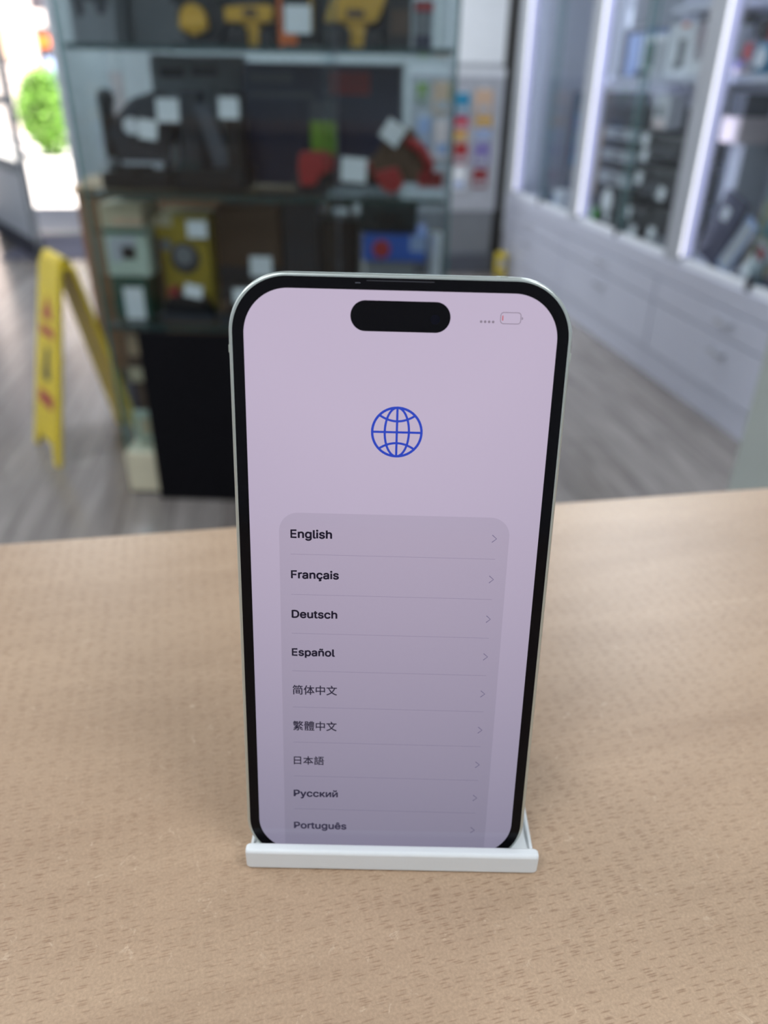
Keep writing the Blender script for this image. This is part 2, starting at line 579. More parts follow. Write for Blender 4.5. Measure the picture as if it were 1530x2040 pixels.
# ------------------------------------------------------------------ shop counter
CT = 0.95
t = thing('shop_counter', 'pale beech shop counter the phone stand is set on', 'counter', (0, -0.06, 0))
wt = MB().box(-2.2, 0.9, -0.42, 0.3665, CT - 0.032, CT, 0.002)
top = obj('worktop', wt, M['beech'], t, None)
obj('front_panel', MB().box(-2.15, 0.85, 0.30, 0.322, 0.08, CT - 0.032), M['beech'], t)
obj('plinth', MB().box(-2.15, 0.85, 0.20, 0.26, 0.0, 0.08), M['dark_grey'], t)
top.rotation_euler = (0, 0, math.radians(0.95))

t = thing('side_counter', 'pale green-grey side counter standing beyond the beech counter edge', 'counter', (0.743, 1.0, 0))
obj('end_panel', MB().box(0, 0.02, -0.55, 0.0, 0.0, 0.93, 0.003), M['pale_green'], t)
obj('carcass', MB().box(0.021, 0.85, -0.54, -0.01, 0.06, 0.929, 0.003), M['pale_green'], t)
obj('worktop', MB().box(-0.004, 0.87, -0.56, 0.004, 0.93, 0.955, 0.002), M['white_unit'], t)

# ------------------------------------------------------------------ phone stand
U = Vector((0.98579623, -0.16794579, 0.0))
V = Vector((0.16794579, 0.98579623, 0.0))
stand = thing('phone_stand', 'white folded metal stand holding the upright phone on the counter', 'phone stand', (0.02409101, 0.1220187, CT), math.atan2(U.y, U.x))
mm = 0.001
# front lip: a rounded bar across the foot of the phone
lp = []
def lip_loop(x, sy, sz):
    c = Vector((0, 1.5 * mm, 3.55 * mm))
    out = []
    for (a, b2) in rrect(1.5 * mm, 3.55 * mm, 1.1 * mm, 9):
        out.append((x, c.y + a * sy, c.z + b2 * sz))
    return out
xs = [(-37.6, 0.72, 0.86), (-37.35, 0.86, 0.93), (-36.9, 0.96, 0.98), (-36.3, 1, 1), (36.3, 1, 1), (36.9, 0.96, 0.98), (37.35, 0.86, 0.93), (37.6, 0.72, 0.86)]
obj('front_lip', MB().rings([lip_loop(x * mm, sy, sz) for x, sy, sz in xs]), M['stand'], stand, 40)
obj('base_plate', MB().box(-37.4 * mm, 37.4 * mm, 2.4 * mm, 70 * mm, 0.05 * mm, 0.85 * mm, 0.3 * mm)
    .box(36.55 * mm, 37.5 * mm, 3.2 * mm, 27 * mm, 0.05 * mm, 1.9 * mm, 0.35 * mm)
    .box(-37.5 * mm, -36.55 * mm, 3.2 * mm, 27 * mm, 0.05 * mm, 1.9 * mm, 0.35 * mm), M['stand'], stand)
bk = MB()
lean = 0.20
bk.prism([(13.5 * mm, 0.8 * mm), (15.3 * mm, 0.8 * mm), ((15.3 + 72 * lean) * mm, 72 * mm), ((13.5 + 72 * lean) * mm, 72 * mm)], -27 * mm, 27 * mm, 'x')
obj('back_plate', bk, M['stand'], stand)
obj('rear_strut', MB().prism([(58 * mm, 0.8 * mm), (60 * mm, 0.8 * mm), (29.6 * mm, 70 * mm), (28.2 * mm, 70 * mm)], -18 * mm, 18 * mm, 'x'), M['stand'], stand)

# ------------------------------------------------------------------ the phone
phone = bpy.data.objects.new('smartphone', None)
COL.objects.link(phone)
pu = Vector((0.98576897, -0.16794115, -0.00743667))
pv = -Vector((-0.03998194, -0.19125523, -0.98072569))
pn = -Vector((0.16328189, 0.96706629, -0.19524808))
pl = Vector((0.0256529, 0.13965342, 1.02226176))
phone.matrix_world = Matrix(((pu.x, pv.x, pn.x, pl.x), (pu.y, pv.y, pn.y, pl.y), (pu.z, pv.z, pn.z, pl.z), (0, 0, 0, 1)))
tag(phone, 'white-edged smartphone showing a list of languages, upright in the white stand', 'phone')
BW, BH, BR = 35.8 * mm, 73.8 * mm, 12.4 * mm
CUT = -70.75 * mm          # the foot of the body sits in the stand's lip
def body_loop(ins, z, cut=CUT):
    return [(x, max(y, cut), z) for (x, y) in rrect(BW - ins, BH - ins, BR - ins, 20)]
fr = [(0.75, -0.02), (0.5, 0.0), (0.28, -0.14), (0.1, -0.42), (0.0, -0.95), (0.0, -6.6), (0.1, -7.2), (0.35, -7.6), (0.9, -7.8)]
frame = obj('frame', MB().rings([body_loop(i * mm, z * mm) for i, z in fr]), M['phone_frame'], phone, 50)
def band(x0, x1, y0, y1):
    return MB().box(x0 * mm, x1 * mm, y0 * mm, y1 * mm, -6.9 * mm, -0.3 * mm, 0.1 * mm)
for b_ in (band(-35.86, -35.0, 57.2, 58.9), band(35.0, 35.86, 57.2, 58.9), band(19.9, 21.5, 73.0, 73.86)):
    obj('antenna_band', b_, M['antenna'], frame, label='dull green-grey plastic band let into the metal rim')
for (nm, y0, y1) in (('action_button', 39.3, 44.4), ('volume_button', 24.2, 33.6), ('volume_button', 11.4, 22.6)):
    obj(nm, MB().box(-36.15 * mm, -35.4 * mm, y0 * mm, y1 * mm, -5.0 * mm, -2.6 * mm, 0.3 * mm), M['phone_frame'], frame)
obj('power_button', MB().box(35.4 * mm, 36.15 * mm, 16 * mm, 32 * mm, -5.0 * mm, -2.6 * mm, 0.3 * mm), M['phone_frame'], frame)
gls = obj('front_glass', MB().rings([body_loop(0.82 * mm, -0.2 * mm), body_loop(0.86 * mm, 0.02 * mm), body_loop(1.05 * mm, 0.06 * mm)]), M['phone_glass'], phone, 30,
          label='black glass border around the lit display')
obj('earpiece_slot', MB().box(-7.2 * mm, 6.6 * mm, 72.3 * mm, 72.48 * mm, 0.05 * mm, 0.08 * mm), M['charcoal'], gls)
obj('light_sensor', MB().box(-9.5 * mm, -8.45 * mm, 71.82 * mm, 72.0 * mm, 0.05 * mm, 0.08 * mm), M['dark_grey'], gls)

SW, SH, SR = 32.55 * mm, 70.57 * mm, 9.4 * mm
Z = 0.075 * mm
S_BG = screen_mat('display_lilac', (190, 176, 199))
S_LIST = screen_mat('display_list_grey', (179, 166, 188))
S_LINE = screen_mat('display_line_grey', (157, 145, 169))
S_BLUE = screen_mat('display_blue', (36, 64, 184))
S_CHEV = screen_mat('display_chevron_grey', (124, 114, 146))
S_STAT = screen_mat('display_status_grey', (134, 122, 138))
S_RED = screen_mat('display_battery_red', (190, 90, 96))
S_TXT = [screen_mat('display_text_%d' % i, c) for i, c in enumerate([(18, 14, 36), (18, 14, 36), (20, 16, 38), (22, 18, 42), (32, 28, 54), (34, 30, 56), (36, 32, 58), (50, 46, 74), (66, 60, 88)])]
def flat(mb_pts, z):
    return MB().face([(x, y, z) for x, y in mb_pts])
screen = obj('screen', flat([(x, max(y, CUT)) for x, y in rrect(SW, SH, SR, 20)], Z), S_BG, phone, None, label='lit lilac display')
dz = 0.035 * mm
# list panel
px0, px1, ptop, pr = -25.97 * mm, 25.95 * mm, 22.38 * mm, 4.4 * mm
arc = []
for i in range(13):
    a = math.radians(90 * i / 12)
    arc.append((px1 - pr + pr * math.cos(a), ptop - pr + pr * math.sin(a)))
for i in range(13):
    a = math.radians(90 + 90 * i / 12)
    arc.append((px0 + pr + pr * math.cos(a), ptop - pr + pr * math.sin(a)))
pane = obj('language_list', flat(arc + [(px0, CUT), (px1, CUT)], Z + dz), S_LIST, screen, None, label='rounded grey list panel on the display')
ln = MB()
for k in range(8):
    y = (12.42 - 10.02 * k) * mm
    if y > CUT:
        ln.box(-23.45 * mm, 23.1 * mm, y - 0.055 * mm, y + 0.055 * mm, Z + 2 * dz, Z + 2.2 * dz)
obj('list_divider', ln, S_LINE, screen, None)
ch_v = [-17.38, -7.41, 2.67, 12.58, 22.7, 32.9, 43.02, 53.03, 63.05]
for k, v_ in enumerate(ch_v):
    y = -v_ * mm
    x = 22.64 * mm
    c = MB().ribbon([(x - 0.52 * mm, y + 0.88 * mm), (x + 0.48 * mm, y), (x - 0.52 * mm, y - 0.88 * mm)], 0.2 * mm, Z + 2.5 * dz)
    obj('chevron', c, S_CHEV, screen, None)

# lettering as outlines: thousandths of the word's width, contours split by ';'
WORDS = [
    ('English', -23.33, -14.1, -16.41, 0.93,
     '0,0 0,224 138,224 138,199 28,199 28,126 130,126 130,101 28,101 28,25 139,25 139,0;208,100 208,0 181,0 181,167 207,167 207,127 203,127 209,140 216,151 225,159 235,165 246,168 258,169 269,168 279,166 288,162 296,157 302,150 308,141 312,131 314,119 315,106 315,0 288,0 288,104 287,116 284,126 278,134 270,140 261,144 250,145 243,144 235,143 229,140 223,136 218,131 213,124 210,117 209,109;429,-66 418,-66 407,-64 397,-61 389,-58 381,-54 374,-48 369,-43 364,-37 360,-31 383,-18 392,-29 396,-33 401,-36 406,-39 413,-41 420,-42 429,-43 442,-42 453,-39 462,-33 470,-25 474,-15 475,-3 475,30 464,18 460,14 455,10 449,7 442,4 434,3 424,2 411,3 399,6 388,12 378,19 369,28 363,40 357,53 354,68 353,84 354,101 357,116 362,129 369,141 378,151 388,159 399,165 411,168 425,169 434,169 443,167 450,164 456,161 461,157 465,152 474,140 476,167 502,167 502,-4 501,-18 498,-29 492,-40 485,-48 476,-55 466,-60 455,-63 442,-66;428,26 438,27 447,29 454,33 461,38 466,45 470,53 473,63 475,73 476,85 475,96 473,107 470,116 466,125 461,132 454,137 447,142 438,144 428,145 419,144 410,142 402,137 396,131 390,124 386,116 383,106 381,96 381,85 381,74 383,63 386,54 390,46 396,39 402,33 410,29 419,27;587,-1 575,0 565,3 558,9 553,16 550,26 549,37 549,224 575,224 575,43 576,37 577,31 578,27 581,25 585,23 590,23 596,23 600,24 605,1 597,0;632,0 632,167 659,167 659,0;646,195 641,196 636,197 632,200 629,204 627,208 627,213 627,217'
     ' 629,222 632,225 636,228 641,230 646,231 650,230 655,228 659,225 662,222 664,217 664,213 664,208 662,204 659,200 655,197 650,196;762,-4 751,-3 741,-1 731,2 723,5 716,11 709,17 704,24 700,32 698,41 723,47 726,38 731,32 737,27 744,23 752,21 762,20 773,21 782,23 790,27 795,33 799,39 800,45 799,51 797,56 794,60 789,63 783,66 775,68 748,75 734,79 723,85 714,92 708,100 704,110 703,121 704,130 706,138 711,146 717,153 724,158 733,163 742,167 753,169 764,169 775,169 785,167 794,164 801,160 808,155 814,149 818,143 822,136 825,128 800,122 797,128 794,134 789,139 783,143 774,146 765,146 755,146 747,143 740,140 734,134 731,129 730,122 731,116 733,111 737,107 742,104 749,101 758,98 783,92 797,88 808,82 817,75 823,67 827,58 828,47 827,37 824,29 820,21 813,14 806,8 796,3 786,-1 775,-3;893,100 893,0 866,0 866,224 893,224 893,127 888,127 894,140 901,151 910,159 920,165 931,168 943,169 954,168 964,166 973,162 981,157 987,150 993,141 997,131 999,119 1000,106 1000,0 973,0 973,104 972,116 969,126 963,134 955,140 946,144 935,145 927,144 920,143 914,140 908,136 903,131 898,124 895,117 893,109'),
    ('Français', -23.34, -12.5, -6.49, 0.93,
     '0,0 0,189 115,189 115,168 24,168 24,103 106,103 106,82 24,82 24,0;150,0 150,141 172,141 172,119 176,126 181,132 187,136 194,140 201,142 209,143 215,143 221,143 221,120 216,121 207,121 201,121 195,119 189,117 184,114 180,110 177,105 174,100 173,94 172,88 172,0;286,-3 277,-3 269,-1 261,2 255,6 249,11 244,17 241,23 238,31 238,40 238,48 240,54 242,60 246,65 250,68 255,72 261,74 267,77 273,78 293,82 313,84 318,85 322,86 325,87 327,89 328,92 329,95 328,101 327,106 325,110 323,114 320,117 316,120 311,121 305,123 299,123 293,123 287,122 282,120 277,117 273,115 270,112 267,109 265,105 264,102 242,108 245,116 250,123 256,129 262,133 269,137 276,140 283,141 291,143 298,143 315,141 321,139 327,137 333,134 338,130 342,125 346,119 349,112 351,103 351,93 351,0 329,0 329,19 320,9 316,6 312,3 306,0 300,-2 293,-3;290,17 298,17 305,19 311,22 316,25 321,30 324,35 327,40 328,46 329,51 329,71 323,68 312,65 301,64 292,62 276,59 272,57 268,55 265,52 262,48 261,44 260,39 261,34 262,30 264,27 267,24 271,21 275,19 279,18 284,17;413,84 413,0 391,0 391,141 413,141 413,107 409,107 414,119 420,128 428,135 436,139 445,142 456,143 465,142 473,140 481,137 487,132 493,126 498,119 501,111 503,101 504,89 504,0 481,0 481,87 480,98 477,106 472,113 466,118 458,121 449,122 443,122 436,120 431,118 426,115 421,110 418,105 415,99 414,92;600,-3 588,-2 577,1 567,6 558,13 550,21 544,32 540,43 537,56 536,70 537,84 540,97 544'
     ',108 550,118 558,127 567,134 577,139 588,142 600,143 607,143 614,142 620,140 626,138 631,135 637,132 641,129 646,124 650,120 653,114 656,109 658,103 636,97 631,107 624,115 613,121 600,123 592,122 584,119 577,115 572,110 567,103 564,96 561,88 560,79 559,70 560,61 561,52 564,44 567,36 572,30 577,24 584,20 592,18 600,17 613,19 624,25 632,33 636,44 658,38 656,32 653,26 650,21 646,16 642,12 637,8 632,5 626,2 620,0 614,-2 607,-3;586,-53 586,-40 601,-40 605,-40 609,-39 611,-38 612,-36 613,-34 614,-31 613,-29 612,-26 611,-25 609,-24 605,-23 601,-23 591,-23 595,6 607,6 607,0 607,-11 614,-12 620,-14 625,-16 628,-20 630,-25 631,-31 630,-38 627,-44 623,-48 618,-51 610,-52 601,-53;730,-3 721,-3 713,-1 705,2 699,6 693,11 688,17 684,23 682,31 682,40 682,48 684,54 686,60 690,65 694,68 699,72 705,74 711,77 717,78 737,82 757,84 762,85 766,86 769,87 771,89 772,92 773,95 772,101 771,106 769,110 767,114 764,117 759,120 755,121 749,123 743,123 737,123 731,122 726,120 721,117 717,115 714,112 711,109 709,105 708,102 686,108 689,116 694,123 700,129 706,133 713,137 720,140 727,141 735,143 742,143 759,141 765,139 771,137 777,134 782,130 786,125 790,119 793,112 795,103 795,93 795,0 773,0 773,19 764,9 760,6 756,3 750,0 744,-2 737,-3;734,17 742,17 749,19 755,22 760,25 765,30 768,35 771,40 772,46 773,51 773,71 767,68 756,65 745,64 736,62 720,59 716,57 712,55 709,52 706,48 705,44 704,39 705,34 706,30 708,27 7'
     '11,24 714,21 719,19 723,18 728,17;835,0 835,141 857,141 857,0;846,165 842,165 838,167 835,169 832,172 831,176 830,180 831,184 832,187 835,190 838,193 842,194 846,195 850,194 854,193 857,190 860,187 861,184 862,180 861,176 860,172 857,169 854,167 850,165;945,-3 935,-3 927,-1 919,1 911,5 905,9 900,14 896,20 892,27 890,35 912,40 914,32 918,27 923,22 929,19 936,17 944,17 953,18 961,20 968,23 973,28 976,33 977,38 976,43 974,47 971,50 967,53 962,56 956,58 932,63 921,67 911,72 904,77 899,84 895,92 894,102 895,110 897,117 901,123 906,129 912,134 920,138 928,141 937,142 946,143 956,142 964,141 971,138 978,135 983,131 988,126 992,121 995,114 997,108 977,103 974,108 971,113 967,117 962,121 955,123 947,124 939,123 932,121 926,118 921,114 918,109 917,103 918,98 920,94 923,90 927,87 933,85 941,83 962,78 974,74 983,69 991,64 996,57 999,49 1000,40 999,32 997,24 993,18 988,12 981,7 973,2 965,-1 955,-2'),
    ('Deutsch', -23.32, -12.81, 3.52, 0.93,
     '61,0 14,0 14,22 59,22 74,23 88,26 99,31 109,38 117,47 123,57 127,69 129,83 130,98 129,113 127,127 123,139 117,149 109,158 100,165 89,170 76,173 62,174 13,174 13,196 64,196 82,194 98,190 112,184 125,175 135,164 144,150 150,135 153,117 154,98 153,79 150,61 143,46 135,32 124,21 112,12 97,5 80,1;25,196 25,0 0,0 0,196;251,-3 238,-2 226,1 215,6 206,13 198,22 191,33 187,44 184,58 183,72 184,86 187,99 191,111 197,122 205,131 214,138 225,144 236,147 249,148 257,147 265,146 272,144 279,141 286,136 293,131 298,125 303,117 307,108 310,98 312,87 313,75 313,65 199,65 199,85 300,85 289,78 289,87 287,95 284,103 281,110 276,116 271,121 264,124 257,126 249,127 240,126 233,124 226,120 220,116 216,110 212,104 209,96 207,89 207,81 207,68 207,58 209,49 212,41 217,34 222,28 228,24 235,20 243,18 252,18 257,18 263,19 267,20 272,22 276,25 280,28 283,32 285,36 287,41 310,35 308,28 304,21 299,15 293,10 286,5 279,2 270,-1 261,-3;395,-2 386,-1 377,1 369,4 362,9 357,15 352,23 348,31 346,42 345,53 345,146 369,146 369,55 370,45 373,36 378,29 385,24 393,20 402,19 409,20 415,21 421,24 426,27 431,32 434,37 437,44 438,51 439,59 439,146 463,146 463,0 440,0 440,35 443,35 438,23 432,13 424,6 415,2 406,-1;561,146 561,126 485,126 485,146;508,181 531,181 531,38 532,32 533,27 535,24 538,21 543,20 548,19 554,20 560,21 565,1 557,-1 548,-2 536,0 526,3 518,8 512,16 509,25 508,36;640,-3 631,-3 622,-1 613,1 606,5 600,9 594,15 '
     '590,21 586,28 584,36 606,41 609,34 613,28 618,23 624,20 632,18 640,17 649,18 658,20 664,24 669,29 672,34 673,40 673,44 671,49 668,52 664,55 658,58 652,60 628,65 616,69 606,74 598,80 593,87 589,96 588,105 589,113 591,121 595,127 601,133 607,138 615,142 623,145 632,147 642,148 652,147 660,146 668,143 675,140 680,135 685,130 689,125 692,118 695,111 673,107 671,112 668,117 664,121 658,125 651,127 642,128 634,127 627,125 621,122 616,117 613,112 612,107 613,102 615,97 618,94 623,90 629,88 636,86 658,80 671,77 680,72 688,66 693,59 697,50 698,41 697,33 694,25 690,18 685,12 678,7 670,2 661,-1 651,-3;790,-3 778,-2 766,1 755,6 746,13 738,22 732,33 727,45 725,58 724,72 725,87 727,100 732,112 738,122 746,131 755,138 766,144 778,147 790,148 797,147 804,147 811,145 817,143 822,140 828,137 833,133 837,129 841,124 845,118 847,113 850,106 827,101 822,111 814,119 804,125 790,127 781,126 773,123 766,119 761,114 756,107 752,99 750,91 748,82 748,72 748,63 750,54 752,45 756,37 761,31 766,25 773,21 781,19 790,18 804,20 815,25 823,34 828,45 850,39 848,33 845,27 842,22 838,17 833,12 828,8 823,5 817,2 811,0 804,-2 797,-3;906,87 906,0 883,0 883,196 906,196 906,111 902,111 907,123 914,132 921,139 930,144 940,147 950,148 960,147 968,145 976,142 983,137 989,131 994,123 997,114 999,104 1000,92 1000,0 977,0 977,90 976,101 973,110 968,117 961,122 953,125 943,127 937,126 930,125 925,122 919,119 915,114 911,109 9'
     '09,102 907,95'),
    ('Español', -23.41, -13.33, 13.51, 0.93,
     '0,0 0,200 123,200 123,178 25,178 25,112 116,112 116,90 25,90 25,22 124,22 124,0;213,-3 203,-3 194,-1 185,1 178,5 171,9 165,15 161,21 157,29 155,37 178,42 181,34 185,28 190,24 196,20 204,19 212,18 222,19 230,21 237,25 242,29 245,35 246,40 246,45 244,50 241,53 237,57 231,59 224,61 200,67 187,71 177,76 169,82 164,89 161,98 159,108 160,116 163,124 167,130 172,136 179,142 186,146 195,149 204,151 215,151 224,151 233,149 241,147 248,143 254,139 259,133 263,128 266,121 268,114 246,109 244,114 241,120 236,124 231,128 224,130 215,131 206,130 199,128 192,125 188,120 185,115 184,109 184,104 186,99 190,96 195,93 201,90 209,88 231,82 244,79 254,74 261,67 267,60 270,52 271,42 270,33 268,26 264,19 258,12 251,7 243,3 234,-1 224,-3;305,-56 305,149 329,149 329,126 331,126 339,136 342,140 347,143 352,147 358,149 366,151 375,151 387,150 398,147 408,142 416,135 424,126 430,115 434,103 437,89 438,74 437,59 434,46 430,33 424,23 417,14 408,6 398,1 387,-2 375,-3 366,-3 359,-1 352,1 347,5 343,8 339,12 331,23 329,-56;371,18 380,19 388,22 394,26 400,31 405,38 409,46 411,55 413,64 414,75 413,85 411,94 409,103 405,110 400,117 395,122 388,126 380,129 371,130 362,129 355,127 348,123 342,117 337,111 334,103 331,95 329,85 329,75 329,64 331,54 334,45 338,37 342,31 348,26 355,22 363,19;514,-3 505,-3 497,-1 489,2 481,6 475,11 470,18 466,25 464,33 463,42 464,50 466,57 468,63 472,68 477,72 482,76 488,79 494,81 501,83'
     ' 522,86 543,89 548,90 553,91 556,92 558,94 559,97 560,100 559,107 558,112 556,117 554,121 550,124 546,127 541,129 535,130 528,130 522,130 516,129 510,127 505,124 501,122 498,118 495,115 493,111 491,108 468,115 472,123 476,130 482,136 489,141 496,145 504,148 512,150 520,151 528,151 545,149 552,147 558,145 564,142 569,138 574,132 578,126 581,118 583,109 584,99 584,0 560,0 560,20 551,10 547,6 542,3 536,0 530,-2 522,-3;518,18 527,18 534,20 541,23 547,27 551,31 555,37 558,42 559,48 560,54 560,75 554,72 542,69 530,67 520,66 504,62 500,60 496,58 492,55 490,51 488,47 488,41 488,36 489,32 492,28 495,25 498,23 502,21 507,19 513,18;649,89 649,0 625,0 625,149 648,149 649,113 645,113 650,125 657,135 664,142 673,147 683,150 694,151 704,151 713,148 721,145 728,140 734,134 738,126 742,117 744,107 745,95 745,0 721,0 721,93 720,103 717,112 712,120 705,125 697,128 687,129 680,129 674,127 668,125 662,121 658,117 654,111 651,105 650,97;703,176 693,177 684,181 676,185 670,187 668,186 666,185 665,183 663,176 646,176 647,184 649,190 652,196 656,200 661,203 668,204 677,202 686,198 693,194 700,193 704,194 705,195 708,203 724,203 723,196 721,189 718,183 714,179 709,176;847,-3 834,-2 822,1 812,6 802,14 794,23 788,33 783,46 780,59 779,74 780,89 783,102 788,114 794,125 802,134 812,142 822,147 834,150 847,151 860,150 872,147 883,142 893,134 901,125 907,114 912,102 915,89 916,74 915,59 912,46 907,33 901,23 89'
     '3,14 883,6 872,1 860,-2;847,18 857,19 865,22 872,26 878,32 883,38 886,46 889,55 891,64 891,74 891,83 889,93 886,102 883,109 878,116 872,122 865,126 857,129 847,130 838,129 830,126 823,122 817,116 812,109 808,102 806,93 804,84 804,74 804,64 806,55 808,46 812,38 817,32 823,26 830,22 838,19;984,-1 973,0 965,3 958,8 953,15 951,23 950,33 950,200 974,200 974,39 974,33 975,28 976,25 978,22 982,21 986,20 992,21 996,21 1000,1 993,0'),
    ('简体中文', -23.43, -12.7, 23.9, 1.03,
     '15,116 15,-20 33,-20 33,116;26,138 37,127 47,116 55,105 70,116 62,126 52,137 40,147;69,99 69,10 163,10 163,99;40,215 30,192 16,170 0,153 16,142 25,152 34,163 42,176 57,176 72,144 89,151 77,176 113,176 113,192 51,192 58,211;140,215 132,193 120,174 107,158 123,147 143,176 163,176 170,164 177,153 181,143 198,151 183,176 225,176 225,192 151,192 158,211;146,48 146,25 86,25 86,48;86,84 146,84 146,63 86,63;77,137 77,120 197,120 197,3 195,-2 160,-2 166,-19 183,-19 196,-18 206,-16 212,-12 215,-6 216,3 216,137;307,213 292,175 272,140 250,112 262,93 284,122 284,-20 302,-20 302,154 325,208;349,45 349,27 391,27 391,-19 410,-19 410,27 451,27 451,45 410,45 410,133 428,90 451,51 477,21 491,36 464,65 440,102 422,144 486,144 486,163 410,163 410,214 391,214 391,163 319,163 319,144 380,144 360,102 336,64 309,35 323,21 349,50 372,89 391,132 391,45;615,214 615,169 522,169 522,47 542,47 542,63 615,63 615,-20 635,-20 635,63 709,63 709,49 728,49 728,169 635,169 635,214;542,82 542,150 615,150 615,82;709,82 635,82 635,150 709,150;861,210 869,196 875,182 880,170 901,177 896,189 889,203 881,216;766,169 766,151 806,151 823,114 843,80 867,51 837,30 802,12 762,-2 774,-20 815,-5 850,14 881,37 912,14 947,-5 987,-19 1000,-1 961,12 927,29 896,51 920,80 940,113 956,151 997,151 997,169;882,65 860,90 841,119 826,151 935,151 920,118 903,90'),
    ('繁體中文', -23.48, -12.73, 34.0, 1.05,
     '152,15 175,6 198,-5 215,-15 230,-4 211,6 188,16 166,25;66,24 49,14 27,4 5,-4 19,-17 42,-7 64,5 84,18;42,61 95,65 52,49 19,41 23,25 33,27 59,29 113,33 113,0 111,-3 77,-4 84,-20 100,-20 113,-19 122,-17 128,-14 131,-8 132,0 132,34 195,38 211,24 224,34 209,47 190,61 170,73 158,64 178,51 82,46 111,56 139,68 168,82 156,95 127,79 79,78 109,92 99,100 121,100 121,111 107,111 109,134 128,134 128,146 110,146 113,179 29,179 37,189 123,189 123,202 46,202 50,211 34,215 25,199 14,185 0,173 14,164 26,176 24,146 3,146 3,134 22,134 17,100 93,100 77,90 63,84 53,80 37,76;155,179 198,179 192,165 185,153 176,142 168,153 160,165;152,214 144,193 133,175 120,160 132,148 145,162 151,151 158,141 165,131 152,122 138,114 122,107 132,94 148,101 163,110 176,120 191,108 207,98 226,91 237,105 219,112 202,120 188,131 199,145 208,161 215,179 232,179 232,193 162,193 168,210;55,160 63,156 70,150 75,145 39,145 41,167 97,167 95,145 76,145 83,152 77,157 69,162 62,167;51,129 60,123 67,117 73,111 34,111 37,135 57,135;73,111 80,118 60,135 94,135 92,111;389,64 457,64 457,42 389,42;372,77 372,29 474,29 474,77;261,137 261,102 274,102 274,-21 291,-21 291,26 329,26 329,1 327,-2 307,-2 312,-19 323,-19 332,-18 338,-16 342,-12 345,-7 345,1 345,103 360,103 360,89 487,89 487,103 361,103 361,137 346,137 346,205 273,205 273,137;385,24 394,-1 357,-1 357,-15 489,-15 489,-1 451,-1 464,24 446,29 435,-1 410,-1 399,28;365,194 365,117 480'
     ',117 480,194 447,194 447,214 431,214 431,194 412,194 412,214 397,214 397,194;380,149 400,149 400,130 380,130;412,149 432,149 432,130 412,130;445,149 465,149 465,130 445,130;380,180 400,180 400,162 380,162;412,180 432,180 432,162 412,162;445,180 465,180 465,162 445,162;291,58 329,58 329,39 291,39;291,72 291,90 329,90 329,72;337,106 276,106 276,123 344,123 344,106;289,137 289,160 305,160 305,137;330,137 316,137 316,173 289,173 289,189 330,189;616,214 616,168 524,168 524,47 543,47 543,63 616,63 616,-20 636,-20 636,63 710,63 710,49 729,49 729,168 636,168 636,214;543,82 543,150 616,150 616,82;710,82 636,82 636,150 710,150;862,209 869,196 876,182 880,169 902,176 897,188 889,202 882,215;767,169 767,150 807,150 823,113 844,80 868,51 838,29 803,12 763,-2 775,-20 815,-5 851,14 882,37 912,14 947,-5 987,-19 1000,-1 961,12 927,29 897,51 920,79 940,112 957,150 997,150 997,169;882,64 860,90 841,119 826,150 935,150 921,118 903,89'),
    ('日本語', -23.36, -15.85, 44.0, 1.0,
     '28,126 207,126 207,25 28,25;28,153 28,250 207,250 207,153;0,277 0,-25 28,-25 28,-1 207,-1 207,-23 235,-23 235,277;461,301 461,226 319,226 319,198 427,198 396,139 355,88 309,50 329,28 367,60 401,100 431,147 455,198 461,66 377,66 377,38 461,38 461,-29 489,-29 489,38 573,38 573,66 489,66 489,198 518,147 548,100 583,60 621,29 642,52 594,90 553,140 521,198 632,198 632,226 489,226 489,301;685,193 685,172 790,172 790,193;685,146 685,125 790,125 790,146;670,240 670,218 803,218 803,240;711,292 738,244 760,257 732,303;685,98 685,-24 709,-24 709,-7 793,-7 793,98;709,75 769,75 769,16 709,16;819,101 819,-29 844,-29 844,-13 952,-13 952,-28 978,-28 978,101;844,11 844,78 952,78 952,11;817,226 817,204 858,204 847,150 799,150 799,127 1000,127 1000,150 966,150 966,226 888,226 895,263 992,263 992,286 808,286 808,263 868,263 862,226;940,150 873,150 884,204 940,204'),
    ('Русский', -23.48, -12.42, 53.85, 0.93,
